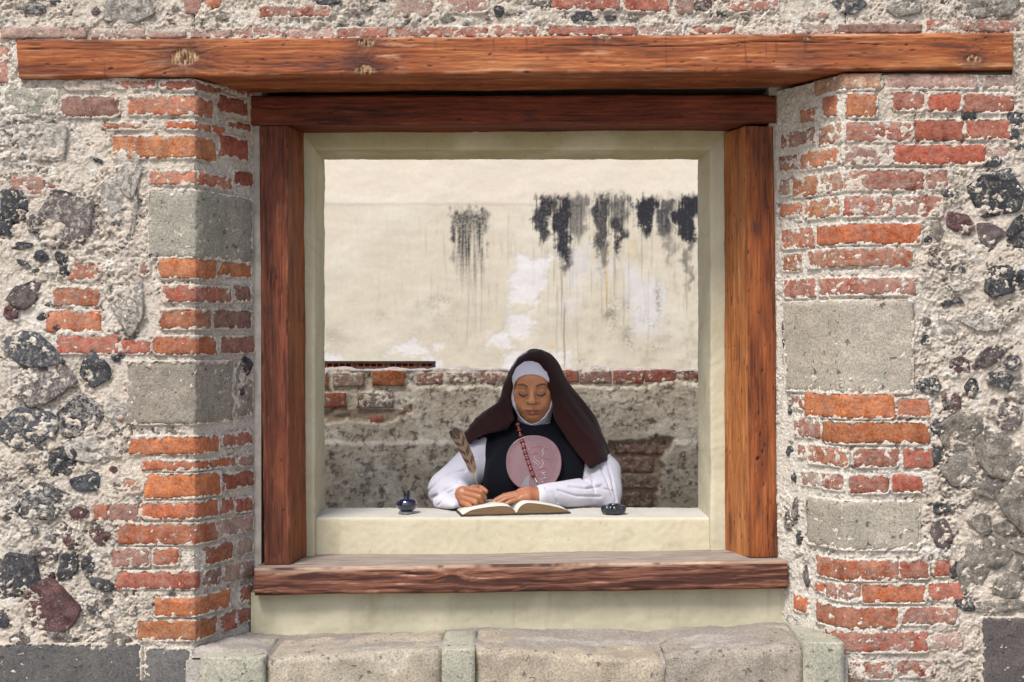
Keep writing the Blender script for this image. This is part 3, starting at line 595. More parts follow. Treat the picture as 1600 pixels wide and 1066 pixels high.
def style_orange(lm, q, face, L, A, B, knots, seed, light=(0.40, 0.160, 0.060), mid=(0.255, 0.075, 0.025), dark=(0.095, 0.030, 0.017), saw=1.0, worn=1.0):
    r, fib, kn, kc, w = grain(lm, q + face * 0.37, [(k[0], k[1], k[2], k[3]) for k in knots], seed, 55)
    t = np.clip(0.50 + 0.16 * (r - 0.5) + 0.20 * fib + 0.30 * fbm2(lm * 2.4, w * 16, seed + 7, 4, 0.6), 0, 1)
    c = mixc(np.array(mid), np.broadcast_to(light, lm.shape + (3,)), sstep(0.45, 1.0, t)); c = mixc(c, np.broadcast_to(dark, c.shape), sstep(0.44, 0.0, t) * 0.9)
    blot = sstep(0.2, 1.3, fbm2(lm * 1.6, w * 9 + 3, seed + 8, 4, 0.6)); c = mixc(c, np.broadcast_to(dark, c.shape), blot * 0.6)
    H = 0.0007 * (r - 0.5) + 0.0006 * fib
    dash = sstep(1.05, 1.45, fbm2(lm * 20, w * 150, seed + 9, 2)); c = mixc(c, np.broadcast_to((0.05, 0.018, 0.012), c.shape), dash * 0.8); H -= 0.002 * dash
    dents = sstep(1.35, 1.6, fbm2(lm * 38, q * 60, seed + 19, 2)); c = mixc(c, np.broadcast_to((0.04, 0.02, 0.016), c.shape), dents * 0.9); H -= 0.003 * dents
    sawm = sstep(0.75, 1.3, fbm2(lm * 80, q * 4, seed + 10, 2)) * sstep(-0.4, 0.8, fbm2(lm * 1.2, q * 4, seed + 11, 2)) * saw * (face == 0)
    c = mixc(c, np.broadcast_to((0.07, 0.03, 0.022), c.shape), sawm * 0.75)
    pale = sstep(0.8, 1.5, fbm2(lm * 5, q * 40, seed + 12, 4, 0.65)) * worn; c = mixc(c, np.broadcast_to((0.52, 0.33, 0.20), c.shape), pale * 0.55)
    edge = (face == 0) * (sstep(0.014, 0.0, q) + sstep(B - 0.010, B, q)) * sstep(-0.3, 0.8, fbm2(lm * 8, q * 20, seed + 13, 3)) * worn
    c = mixc(c, np.broadcast_to((0.50, 0.30, 0.20), c.shape), edge * 0.5)
    c = mixc(c, np.broadcast_to((0.055, 0.024, 0.020), c.shape), np.clip(kn * 0.95, 0, 0.9))
    torn = kc * sstep(-0.5, 0.4, fbm2(lm * 190, q * 30, seed + 14, 2)); c = mixc(c, np.broadcast_to((0.44, 0.31, 0.17), c.shape), torn * 0.9); H -= 0.006 * kc * (1 - torn)
    ck = np.abs(q - B * 0.72 - 0.010 * fbm2(lm * 1.4, lm * 0, seed + 15, 3)); crack = sstep(0.0022, 0.0, ck) * sstep(0.15, 0.5, fbm2(lm * 0.7, lm * 0 + 4, seed + 16, 2)) * (face == 0)
    c = mixc(c, np.broadcast_to((0.035, 0.015, 0.01), c.shape), crack * 0.95); H -= 0.004 * crack
    return c, H
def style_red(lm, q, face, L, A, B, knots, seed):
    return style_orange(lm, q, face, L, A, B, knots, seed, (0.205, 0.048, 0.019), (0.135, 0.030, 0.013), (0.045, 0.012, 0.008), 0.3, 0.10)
def style_left_post(lm, q, face, L, A, B, knots, seed):
    c0, H0 = style_orange(lm, q, face, L, A, B, knots, seed, (0.235, 0.075, 0.036), (0.150, 0.045, 0.024), (0.052, 0.018, 0.012), 0.2, 0.35)
    deep = sstep(0.75, 1.4, fbm2(lm * 4, q * 95, seed + 40, 4, 0.6)); H0 = H0 - 0.0035 * deep * (face == 0)
    c0 = mixc(c0, np.broadcast_to((0.035, 0.014, 0.011), c0.shape), deep * 0.6 * (face == 0))
    c1, _ = style_orange(lm, q, face, L, A, B, knots, seed + 3, (0.36, 0.125, 0.046), (0.25, 0.078, 0.030), (0.09, 0.030, 0.016), 0, 0.2)
    return mixc(c0, c1, (face == 1).astype(float)), H0  # inner side painted lighter for the courtyard light falling on it
def style_right_post(lm, q, face, L, A, B, knots, seed):
    c0, H0 = style_orange(lm, q, face, L, A, B, knots, seed, (0.30, 0.098, 0.030), (0.205, 0.058, 0.018), (0.065, 0.020, 0.011), 0.1, 0.10)
    slot = sstep(0.9, 1.25, fbm2(lm * 24, q * 190, seed + 41, 2)) * np.exp(-((lm - 0.34) / 0.13) ** 2) * np.exp(-((q - 0.045) / 0.018) ** 2) * (face == 0) * 2.0
    slot = np.clip(slot, 0, 1); H0 = H0 - 0.010 * slot; c0 = mixc(c0, np.broadcast_to((0.02, 0.012, 0.01), c0.shape), slot)
    c1, _ = style_orange(lm, q, face, L, A, B, knots, seed + 3, (0.46, 0.205, 0.075), (0.36, 0.135, 0.042), (0.16, 0.055, 0.02), 0, 0.3)
    return mixc(c0, c1, (face == 3).astype(float)), H0  # brighter palette on the inner face stands in for courtyard light
def style_sill(lm, q, face, L, A, B, knots, seed):
    r, fib, kn, kc, w = grain(lm, q + face * 0.3, knots, seed, 42, 1.0)
    t = np.clip(0.42 + 0.26 * (r - 0.5) + 0.22 * fib + 0.26 * fbm2(lm * 1.5, w * 18, seed + 7, 4), 0, 1)
    c = mixc(np.array((0.060, 0.024, 0.018)), np.broadcast_to((0.20, 0.085, 0.055), t.shape + (3,)), sstep(0.2, 0.62, t)); c = mixc(c, np.broadcast_to((0.50, 0.33, 0.22), c.shape), sstep(0.66, 0.98, t) * 0.9)
    up = sstep(0.72, 1.0, q / B + 0.14 * fbm2(lm * 3, q * 10, seed + 12, 3)) * (face == 0)
    c = mixc(c, np.broadcast_to((0.40, 0.30, 0.225), c.shape), up * 0.75 * sstep(0.25, 0.6, t))
    gr = np.array((0.285, 0.25, 0.225)) * (1 + 0.16 * fbm2(lm * 6, q * 40, seed + 9, 4))[..., None]
    st = sstep(0.85, 1.4, fbm2(lm * 3, q * 22, seed + 10, 3)); gr = mixc(gr, np.broadcast_to((0.10, 0.075, 0.065), gr.shape), st * 0.7)
    c = mixc(c, gr, (face == 1).astype(float)); H = 0.0006 * (r - 0.5) + 0.0006 * fib - 0.004 * sstep(1.1, 1.6, fbm2(lm * 9, w * 60, seed + 11, 2)) * (face == 0)
    return c, H
def hexa(fbl, fbr, ftr, ftl, yf, yb, back=None):
    """front face from photo pixels at depth yf, carried straight back to yb"""
    f = [P3(*p, yf) for p in (fbl, fbr, ftr, ftl)]
    b = [np.array((p[0], yb, p[2])) for p in f] if back is None else back
    return f, b
# lintel
f, b = hexa((29, 122), (1584, 107), (1583, 51), (26, 62), -0.022, 0.283)
lintel = timber('lintel_beam', [[[f[0], f[3]], [b[0], b[3]]], [[f[1], f[2]], [b[1], b[2]]]], style_orange, [(0.495, 0.055, 0.040, 1), (1.040, 0.098, 0.022, 0.9), (1.035, 0.012, 0.026, 0.9), (1.012, 0.040, 0.026, 0), (2.845, 0.030, 0.021, 1), (1.75, 0.112, 0.02, 0.5), (2.35, 0.10, 0.012, 0.6)], None,
       'long reddish brown timber lintel with torn knots across the top of the window', 'beam', 3, 0.0032)
frame = empty('window_frame', (0, 0.3, CAMZ - 0.70), 'heavy reddish brown timber frame of posts and beams set in the wall opening', 'window frame')
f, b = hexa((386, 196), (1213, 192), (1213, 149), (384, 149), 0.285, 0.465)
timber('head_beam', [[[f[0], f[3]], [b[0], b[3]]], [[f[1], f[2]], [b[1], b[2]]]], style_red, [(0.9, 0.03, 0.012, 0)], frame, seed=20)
ZS = CAMZ - 0.70
# posts: l = up, a = front to back, b = left to right
zt_ = CAMZ + 0.686
lp = [[[(-0.790, 0.282, ZS - 0.012), (-0.7065, 0.282, ZS - 0.012)], [(-0.79, 0.462, ZS - 0.008), (-0.6780, 0.462, ZS - 0.008)]], [[(-0.806, 0.292, zt_), (-0.716, 0.292, zt_)], [(-0.80, 0.462, zt_), (-0.6850, 0.462, zt_)]]]
timber('post', lp, style_left_post, [(0.80, 0.03, 0.016, 0)], frame, 'dark weathered left post', seed=30)
rp = [[[(0.757, 0.282, ZS + 0.0115), (0.845, 0.282, ZS + 0.0115)], [(0.703, 0.462, ZS + 0.006), (0.845, 0.462, ZS + 0.006)]], [[(0.748, 0.292, zt_), (0.8345, 0.292, zt_)], [(0.697, 0.462, zt_), (0.836, 0.462, zt_)]]]
timber('post', rp, style_right_post, [(1.05, 0.035, 0.013, 0)], frame, 'orange right post with worm-eaten slots', seed=37)
f = [P3(397, 931, 0.215), P3(1231, 920, 0.215), P3(1231, 876, 0.215), P3(397, 888, 0.215)]
b = [np.array((p[0], 0.50, p[2])) for p in f]
timber('sill_beam', [[[f[0], f[3]], [b[0], b[3]]], [[f[1], f[2]], [b[1], b[2]]]], style_sill, [(0.62, 0.06, 0.02, 0)], frame, 'weathered bottom beam with grey top', seed=50, rnd=0.011)

# ------------------------------------------------------------------ cream plaster surround
sur = empty('plaster_surround', (0, 0.5, CAMZ - 0.72), 'cream painted plaster lining and ledge round the window opening', 'window surround')
def cream(X, Z, seed, base=(0.463, 0.422, 0.283)):
    c = np.empty(X.shape + (3,)); c[:] = base
    c = mixc(c, np.broadcast_to((0.533, 0.492, 0.361), c.shape), sstep(-0.3, 1.3, fbm2(X * 4, Z * 4, seed, 3)) * 0.7)
    c = mixc(c, np.broadcast_to((0.328, 0.295, 0.189), c.shape), sstep(0.5, 1.6, fbm2(X * 9, Z * 9, seed + 1, 4)) * 0.45)
    hair = sstep(0.016, 0.0, np.abs(fbm2(X * 5, Z * 5, seed + 7, 3))) * sstep(0.5, 1.0, fbm2(X * 2.5, Z * 2.5, seed + 8, 2)); c = mixc(c, np.broadcast_to((0.12, 0.10, 0.07), c.shape), hair * 0.7)
    drp = sstep(0.7, 1.5, fbm2(X * 30, Z * 2.5, seed + 5, 3)); c = mixc(c, np.broadcast_to((0.30, 0.265, 0.18), c.shape), drp * 0.35)
    chip = sstep(1.45, 1.6, fbm2(X * 22, Z * 22, seed + 6, 4)); c = mixc(c, np.broadcast_to((0.50, 0.47, 0.42), c.shape), chip * 0.8)
    return mixc(c, np.broadcast_to((0.224, 0.205, 0.145), c.shape), sstep(1.3, 1.9, fbm2(X * 40, Z * 40, seed + 2, 3)) * 0.5)
def loft(name, pts, n, mat, parent, seed, wav=0.0015, cf=cream, base=(0.463, 0.422, 0.283), fine=0.006):
    """sheet through a section polyline (list of end pairs p0,p1), n steps along; slightly uneven by hand"""
    sec0 = np.array([p[0] for p in pts], float); sec1 = np.array([p[1] for p in pts], float)
    rows0, rows1 = [], []
    for i in range(len(pts) - 1):
        k = max(1, int(np.linalg.norm(sec0[i + 1] - sec0[i]) / fine))
        for j in range(k): rows0.append(lerp(sec0[i], sec0[i + 1], j / k)); rows1.append(lerp(sec1[i], sec1[i + 1], j / k))
    rows0.append(sec0[-1]); rows1.append(sec1[-1]); r0 = np.array(rows0); r1 = np.array(rows1)
    t = np.linspace(0, 1, n)[None, :, None]; P = r0[:, None] * (1 - t) + r1[:, None] * t
    # soften the arrises
    Q = P.copy()
    for _ in range(2): Q[1:-1] = (Q[:-2] + 2 * Q[1:-1] + Q[2:]) / 4
    P = Q; du = np.gradient(P, axis=0); dv = np.gradient(P, axis=1); N = np.cross(dv, du); N /= np.linalg.norm(N, axis=-1)[..., None] + 1e-12
    s = np.cumsum(np.r_[0, np.linalg.norm(np.diff(r0, axis=0), axis=1)])[:, None] + np.zeros(n)[None]; u = np.linspace(0, np.linalg.norm(r1[0] - r0[0]), n)[None] + np.zeros(len(r0))[:, None]
    P = P + N * (wav * fbm2(u * 7, s * 7, seed + 4, 3) + 0.0006 * fbm2(u * 50, s * 50, seed + 6, 2))[..., None]
    return add(name, P.reshape(-1, 3), gridfaces(len(r0), n), mat, parent, cf(u, s + 3 * seed, seed, base).reshape(-1, 3))
yF, yB = 0.462, 0.70
zH0, zH1 = CAMZ + 0.628, CAMZ + 0.72; zB = CAMZ - 0.72
# jambs: outer edge, front face, arris, reveal, back return
loft('jamb', [((-0.72, yF, zB), (-0.72, yF, zH1)), ((-0.650, yF, zB), (-0.650, yF, zH0 + 0.004)), ((-0.6465, yB, zB), (-0.6465, yB, zH0 - 0.001)), ((-0.80, yB + 0.002, zB), (-0.80, yB + 0.002, zH0 + 0.1))], 200, M_PLASTER, sur, 60)
loft('jamb', [((0.80, yB + 0.002, zB), (0.80, yB + 0.002, zH0 + 0.1)), ((0.6415, yB, zB), (0.6415, yB, zH0 - 0.001)), ((0.6555, yF, zB), (0.6545, yF, zH0 + 0.004)), ((0.735, yF, zB), (0.735, yF, zH1))], 200, M_PLASTER, sur, 70, base=(0.444, 0.407, 0.296))
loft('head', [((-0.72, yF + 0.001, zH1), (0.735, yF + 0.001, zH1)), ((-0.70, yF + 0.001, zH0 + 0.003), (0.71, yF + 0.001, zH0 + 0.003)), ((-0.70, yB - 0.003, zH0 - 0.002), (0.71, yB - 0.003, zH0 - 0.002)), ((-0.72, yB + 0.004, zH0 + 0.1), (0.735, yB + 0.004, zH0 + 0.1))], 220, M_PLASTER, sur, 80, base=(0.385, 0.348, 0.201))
ZL0, ZL1 = CAMZ - 0.5852, CAMZ - 0.5765                     # ledge: front and back height
def ledgecol(u, s, seed, base):
    c = cream(u, s, seed, base); top = sstep(0.125, 0.145, s - 3 * seed)
    return mixc(c, np.array((0.444, 0.425, 0.377)) * (1 + 0.05 * fbm2(u * 8, s * 8, seed + 9, 3))[..., None], top * sstep(0.38, 0.36, s - 3 * seed))
loft('ledge', [((-0.652, 0.482, zB), (0.660, 0.482, zB)), ((-0.652, 0.482, ZL0), (0.658, 0.482, ZL0)), ((-0.652, yB + 0.01, ZL1), (0.643, yB + 0.01, ZL1)), ((-0.648, yB + 0.012, zB), (0.643, yB + 0.012, zB))], 260, M_PLASTER, sur, 90, 0.001, ledgecol, (0.492, 0.443, 0.316))
# cream panel below the timber sill
loft('apron_panel', [(P3(392, 1004, 0.27), P3(1246, 994, 0.27)), (P3(392, 926, 0.27), P3(1246, 914, 0.27))], 240, M_PLASTER, sur, 95, 0.002, base=(0.389, 0.361, 0.258))
MBk = MB(); MBk.box(-0.80, 0.82, yB + 0.006, yB + 0.03, 0.0, CAMZ - 0.60); MBk.box(-2.4, -0.66, yB - 0.09, yB + 0.03, 0, 2.65); MBk.box(0.66, 2.4, yB - 0.09, yB + 0.03, 0, 2.65); MBk.box(-0.658, 0.658, yB - 0.092, yB + 0.028, zH0 + 0.02, 2.648)
MBk.build('courtyard_face', M_PLASTER, wall, col=np.full((len(MBk.V), 3), 0.5) * (1.1, 1, 0.8))

# ------------------------------------------------------------------ stone footing below the window
foot = empty('stone_footing', (0, 0.1, 0), 'low ledge of rough stones and smooth piers under the window', 'stone ledge')
xs = np.linspace(P3(300, 1000, 0)[0], P3(1324, 1000, 0)[0], 300)
pxs = 800 + xs * F / 4.5
edge_py = np.interp(pxs, [300, 415, 425, 500, 600, 685, 750, 820, 900, 1000, 1036, 1046, 1100, 1180, 1250, 1324], [1012, 1016, 1030, 1024, 1012, 1010, 1006, 1018, 1024, 1036, 1040, 1030, 1006, 1004, 1018, 1020])
zf = CAMZ - (edge_py - 533) / F * 4.5
zb = CAMZ - (np.interp(pxs, [300, 400, 600, 760, 830, 1000, 1240, 1324], [980, 992, 988, 983, 980, 985, 972, 972]) - 533) / F * 4.77
ty = np.linspace(0, 1, 34)
X = np.repeat(xs[None], 34, 0); T = np.repeat(ty[:, None], len(xs), 1)
Y = lerp(-0.012, 0.285, T); Zc = lerp(zf, zb, T ** 0.85) + 0.004 * fbm2(X * 5, T * 2, 5, 3) + 0.0018 * fbm2(X * 24, T * 9, 6, 3) - 0.03 * sstep(0.12, 0.0, T) ** 2
c = np.empty(X.shape + (3,)); c[:] = (0.335, 0.300, 0.262); c = mixc(c, np.broadcast_to((0.45, 0.415, 0.375), c.shape), sstep(0, 1.3, fbm2(X * 4, T * 3, 7, 4)) * 0.8); c = mixc(c, np.broadcast_to((0.27, 0.22, 0.195), c.shape), sstep(0.6, 1.0, T + 0.2 * fbm2(X * 6, T * 2, 8, 3)) * 0.6)
V = np.stack([X, Y, Zc], -1).reshape(-1, 3)
add('ledge_render', V, gridfaces(34, len(xs)), M_MORTAR, foot, c.reshape(-1, 3))
def rough_block(px0, px1, pyt, y0, colr, lime, seed, mat=M_BLOCK, rough=0.006, topdrop=(0, 0), zbot=0.02, name='stone', rr=0.024):
    """a block of footing stone: rough front, rounded top edge running back under the ledge"""
    x0, x1 = P3(px0, 0, y0)[0], P3(px1, 0, y0)[0]; zt = CAMZ - (pyt - 533) / F * (4.5 + y0)
    prof = [(0.0, zbot)] + [(0.0, z) for z in np.linspace(zbot + 0.05, zt - rr, 14)] + [(rr * (1 - math.cos(t)), zt - rr + rr * math.sin(t)) for t in np.linspace(0.25, math.pi / 2, 6)] + [(q, zt + 0.02 * (q - rr)) for q in np.linspace(rr * 1.6, 0.25, 8)]
    prof = np.array(prof); n = max(8, int((x1 - x0) / 0.012)); u = np.linspace(x0, x1, n); U = np.repeat(u[None], len(prof), 0)
    Yp = y0 + np.repeat(prof[:, :1], n, 1); Zp = np.repeat(prof[:, 1:], n, 1); s = np.repeat(np.cumsum(np.r_[0, np.linalg.norm(np.diff(prof, axis=0), axis=1)])[:, None], n, 1)
    e = np.minimum(U - x0, x1 - U); r = rough * fbm2(U * 11, s * 11, seed, 4, 0.6); Yp = Yp - r + 0.5 * rr * sstep(rr, 0, e) ** 2
    Zp = Zp + 0.6 * r * sstep(zt - 0.08, zt, Zp) - 0.35 * rr * sstep(rr, 0, e) ** 2 * sstep(zt - 0.05, zt, Zp) + np.interp(U, (x0, x1), topdrop) * sstep(zt - 0.06, zt, Zp)
    V = np.stack([U, Yp, Zp], -1); V[:, 0, 1] += 0.0; Lft = V[:, 0].copy(); Rgt = V[:, -1].copy(); Lft[:, 1] = 0.25; Rgt[:, 1] = 0.25
    V = np.concatenate([Lft[:, None], V, Rgt[:, None]], 1)
    o = add(name, V.reshape(-1, 3), gridfaces(len(prof), n + 2), mat, foot); o.color = tuple(colr) + (lime,); return o
rough_block(414, 690, 1024, -0.035, (0.311, 0.277, 0.223), 0.65, 901, topdrop=(-0.012, 0.022))
rough_block(741, 1040, 1021, -0.038, (0.311, 0.269, 0.210), 0.6, 902, topdrop=(0.016, -0.024))
rough_block(1040, 1257, 1010, -0.038, (0.260, 0.231, 0.197), 0.55, 903, topdrop=(-0.022, 0.008), rr=0.032, rough=0.006)
for p0, p1, pt, s in ((313, 413, 1027, 911), (690, 742, 1014, 912), (1257, 1319, 1004, 913)):
    rough_block(p0, p1, pt, -0.055, (0.311, 0.307, 0.252), 0.12, s, rough=0.0012, name='pier', rr=0.006)
mb = MB(); mb.box(-0.972, 1.0, -0.020, 0.27, 0.0, 0.498); mb.build('footing_core', M_MORTAR, foot, col=np.full((8, 3), 0.40) * (1.05, 0.97, 0.88))

# ------------------------------------------------------------------ far wall, painted and stained
Y4 = 4.0; D4 = Y4 - CAMY
def axis2(a): return np.unique(np.round(a, 6))
pxa = axis2(np.concatenate([np.linspace(-1500, 380, 60), np.linspace(380, 1220, 560), np.linspace(1220, 3100, 60)]))
pya = axis2(np.concatenate([np.linspace(-260, 150, 30), np.linspace(150, 640, 330), np.linspace(640, 918, 24)]))
PX, PY = np.meshgrid(pxa, pya[::-1]); XW, ZW = W(PX, PY, Y4); ZW = np.maximum(ZW, 0)
c = np.empty(PX.shape + (3,)); c[:] = (0.491, 0.441, 0.353)
n1 = fbm2(PX / 130, PY / 90, 201, 4); n2 = fbm2(PX / 7, PY / 70, 202, 4, 0.65); n3 = fbm2(PX / 30, PY / 26, 203, 5, 0.6)
n4 = fbm2(PX / 4.0, PY / 4.0, 204, 3, 0.7)
c = mixc(c, np.broadcast_to((0.538, 0.500, 0.420), c.shape), sstep(-0.4, 1.2, n1) * 0.7)
up = sstep(322, 316, PY + 1.5 * fbm2(PX / 40, PY * 0, 205, 2)); c = mixc(c, np.broadcast_to((0.571, 0.508, 0.420), c.shape), up * 0.75)
band = np.exp(-((PY - 311 - 2 * n1) / 7) ** 2) * sstep(740, 560, PX); c = mixc(c, np.broadcast_to((0.571, 0.546, 0.479), c.shape), band * 0.5)
low = sstep(360, 540, PY) * 1.0; c = mixc(c, np.broadcast_to((0.412, 0.382, 0.311), c.shape), np.clip(low * (0.55 + 0.35 * n3), 0, 1) * 0.7)
drip = sstep(0.3, 1.5, n2) * sstep(322, 350, PY) * sstep(640, 420, PY) * (0.25 + 0.75 * sstep(560, 720, PX)); c = mixc(c, np.broadcast_to((0.319, 0.269, 0.202), c.shape), drip * 0.45)
moss = sstep(0.2, 1.3, n3) * sstep(820, 960, PX) * sstep(360, 430, PY); c = mixc(c, np.broadcast_to((0.336, 0.311, 0.210), c.shape), moss * 0.55)
def patch(pts, soft=7, n=None):
    return sstep(-soft * 1.3, soft * 0.7, poly_sd(PX, -PY, np.array([(x, -y) for x, y in pts], float)) + 7.5 * (n3 if n is None else n) + 2.5 * n4 - 2)
pw = np.zeros(PX.shape)
for pts in ([(812, 398), (856, 404), (856, 440), (844, 452), (830, 478), (800, 470), (796, 440), (806, 420)], [(838, 465), (848, 466), (848, 475), (836, 475)], [(802, 487), (832, 486), (830, 504), (820, 506), (836, 520), (826, 532), (797, 530), (794, 510)],
            [(764, 518), (792, 520), (800, 540), (756, 541)], [(610, 532), (660, 533), (664, 549), (640, 554), (608, 549)], [(800, 552), (890, 548), (895, 572), (790, 576)], [(494, 555), (530, 560), (530, 578), (494, 578)], [(660, 558), (690, 560), (692, 578), (660, 576)], [(682, 535), (694, 536), (694, 543), (680, 543)]):
    pw = np.maximum(pw, patch(pts))
c = mixc(c, np.broadcast_to((0.571, 0.559, 0.571), c.shape), pw * 0.78)
for pts, k in (([(980, 415), (1030, 440), (1038, 470), (1025, 520), (990, 524), (982, 480)], 0.75), ([(880, 390), (915, 385), (920, 420), (900, 462), (886, 430)], 0.6), ([(925, 410), (960, 405), (958, 432), (930, 436)], 0.45), ([(880, 468), (900, 468), (902, 492), (884, 496)], 0.5)):
    c = mixc(c, np.broadcast_to((0.504, 0.487, 0.496), c.shape), patch(pts, 10) * k)
gr = np.zeros(PX.shape)
for (cx, cy, a, b, k) in ((957, 490, 9, 30, .8), (985, 515, 10, 12, .6), (1030, 470, 5, 28, .7), (1018, 505, 12, 9, .6), (985, 535, 7, 12, .8), (1026, 542, 10, 8, .7), (905, 565, 12, 12, .5), (688, 475, 28, 26, .3), (600, 495, 16, 6, .3), (520, 530, 26, 14, .3), (890, 390, 10, 12, .5), (940, 420, 8, 14, .6), (1080, 560, 20, 20, .3), (980, 480, 20, 8, .5)):
    gr = np.maximum(gr, k * np.exp(-((PX - cx + 4 * n3) / a) ** 2 - ((PY - cy + 4 * n3) / b) ** 2) * sstep(-0.6, 0.7, n4 + n3))
c = mixc(c, np.broadcast_to((0.22, 0.20, 0.155), c.shape), np.clip(gr * 1.2, 0, 1))
lines = np.zeros(PX.shape)
for x, y0, y1, k, w in ((881.5, 470, 580, .75, 1.4), (877, 420, 520, .35, 1), (948, 430, 510, .5, 1.2), (940, 430, 500, .4, 1), (870, 440, 560, .3, 1), (903, 500, 580, .3, 1), (975, 420, 520, .35, 1), (731, 440, 540, .3, 1), (752, 420, 520, .25, 1), (1012, 440, 560, .25, 1), (1072, 430, 500, .3, 1.2), (960, 380, 470, .35, 1.5)):
    lines = np.maximum(lines, k * np.exp(-((PX - x - 1.2 * n1) / w) ** 2) * sstep(y0 - 10, y0 + 20, PY) * sstep(y1 + 8, y1 - 20, PY))
c = mixc(c, np.broadcast_to((0.17, 0.135, 0.10), c.shape), lines)
rust = np.exp(-((PX - 948) / 2) ** 2) * sstep(380, 420, PY) * sstep(510, 450, PY) + np.exp(-((PX - 862) / 5) ** 2 - ((PY - 541) / 5) ** 2) + 0.6 * np.exp(-((PX - 988) / 4) ** 2) * sstep(360, 380, PY) * sstep(410, 390, PY)
c = mixc(c, np.broadcast_to((0.48, 0.36, 0.13), c.shape), np.clip(rust, 0, 1) * 0.6)
black = np.zeros(PX.shape)
colm = fbm2(PX / 3.2, PY / 120, 210, 3, 0.7); edg = fbm2(PX / 9, PY / 16, 211, 4, 0.65)
wx = PX + 3.0 * n3 + 2.0 * edg + 7 * fbm2(PX / 60, PY / 30, 213, 2); vst = fbm2(PX / 5, PY / 160, 214, 3, 0.7)
for x0, x1, yt, y1, y2, k, sharp in ((834, 866, 306, 360, 388, 0.95, 1), (864, 894, 308, 384, 432, 1.0, 1), (886, 918, 305, 352, 384, 0.72, .5), (923, 952, 303, 376, 412, 0.9, .7), (950, 986, 304, 350, 380, .75, .6), (957, 977, 338, 386, 410, 0.95, 1), (991, 1026, 309, 358, 376, 1.05, 1), (1025, 1060, 308, 350, 384, 0.85, .6), (1040, 1056, 335, 375, 425, .5, .4), (1058, 1092, 306, 366, 398, 1.05, .8), (1068, 1082, 370, 420, 468, .6, .3), (836, 916, 306, 326, 340, .55, .3), (924, 986, 304, 322, 336, .5, .3), (870, 888, 396, 416, 434, .7, .8), (929, 945, 378, 406, 430, .65, .7), (838, 862, 345, 378, 388, .9, 1)):
    cx = (x0 + x1) / 2; hw = (x1 - x0) / 2; t = np.clip((PY - yt) / (y2 - yt), 0, 1.05); tap = hw * np.sqrt(np.clip(1 - t ** 1.7, 0, 1)) * (1 + 0.25 * vst)
    core = sstep(6.0 - 2.5 * sharp, -5.5, np.abs(wx - cx) - tap + 2.2 * n4) * sstep(-6, 7, PY - yt + 5 * edg) * sstep(1.02, 0.75, t + 0.12 * vst)
    black = np.maximum(black, k * core * np.clip(0.97 + 0.09 * n4 + (1 - sharp) * 0.25 * vst, 0, 1.1))
tl = (PY - 328) / 135.0
left = sstep(5, -5, np.abs(wx - 735) - 30 * (1 - 0.25 * np.clip(tl, 0, 1))) * sstep(-8, 14, PY - 326 + 7 * edg) * np.clip(1.0 - tl, 0, 1) ** 0.8
black = np.maximum(black, np.clip(left * (0.80 + 0.75 * vst * sstep(0.02, 0.5, tl) + 0.25 * n4), 0, 0.9))
run = sstep(0.35, 1.3, vst) * (sstep(820, 850, PX) * 0.9 + np.exp(-((PX - 740) / 34) ** 2)) * sstep(340, 380, PY) * sstep(560, 420, PY)
black = np.maximum(black, 0.30 * np.clip(run, 0, 1))
black = np.clip(black * 1.05, 0, 1)
halo = np.clip(sstep(820, 850, PX) * np.exp(-((PY - 325) / 16) ** 2), 0, 1) * sstep(-0.3, 0.8, n3 + 0.5 * n4); c = mixc(c, np.broadcast_to((0.27, 0.25, 0.24), c.shape), halo * 0.6)
c = mixc(c, np.broadcast_to((0.016, 0.017, 0.024), c.shape), black * 0.985)
relief = 0.0025 * up + 0.003 * n1 - 0.002 * pw
V = np.stack([XW, Y4 - relief, ZW], -1).reshape(-1, 3)
tag(add('far_wall', V, gridfaces(len(pya), len(pxa)), M_FAR, None, c.reshape(-1, 3)), 'tall cream rendered wall with black mould streaks behind the courtyard', 'wall')

# ------------------------------------------------------------------ low garden wall behind the person
Y1 = 1.6; D1 = Y1 - CAMY
low = empty('garden_wall', (0, 1.8, 0.06), 'low mossy wall with worn brick coping behind the seated person', 'wall')
LB = '''
520 569 583 604 p 4 10|582 632 579 603 O 1 16|651 691 583 601 r 5 8|697 744 583 598 r 6 8|750 797 583 600 r 5 9|876 903 579 597 r 3 9|907 955 580 599 d 4 10|959 1007 579 600 r 4 9|1008 1056 578 597 r 3 9|1059 1110 580 594 r 5 8|460 512 582 606 r 4 9|410 455 582 606 r 4 9|1114 1165 579 599 r 4 9|1168 1220 579 600 d 4 8|800 872 580 602 r 4 8
474 541 614 637 r 3 14|558 614 614 637 d 6 13|578 598 650 661 r 3 8|522 545 640 650 t 7 4|590 616 604 612 t 6 5|400 468 615 637 d 5 10|628 646 632 646 b 5 6
961 1040 689 709 b 5 10|972 1021 714 738 b 5 8|966 1032 742 763 b 6 9|968 1018 771 794 b 5 9|1090 1150 690 710 b 4 8|975 1030 800 822 b 3 8
'''
LR_ = []
for f in entries(LB):
    x0, x1, y0, y1 = map(float, f[:4]); u0, z1 = W(x0, y0, Y1); u1, z0 = W(x1, y1, Y1); LR_.append((u0, u1, z0, z1, f[4], float(f[5]) / 10, float(f[6]) / 1000, rng.randrange(1 << 20)))
zt1 = CAMZ - (578 - 533) / F * D1
xa = axis2(np.concatenate([np.linspace(-3.5, -1.2, 80), np.linspace(-1.2, 1.2, 440), np.linspace(1.2, 3.5, 80)])); za = axis2(np.concatenate([np.linspace(0.0, 0.66, 24), np.linspace(0.66, zt1, 150)]))
U, Z = np.meshgrid(xa, za); PXl = 800 + U * F / D1; PYl = 533 + (CAMZ - Z) * F / D1
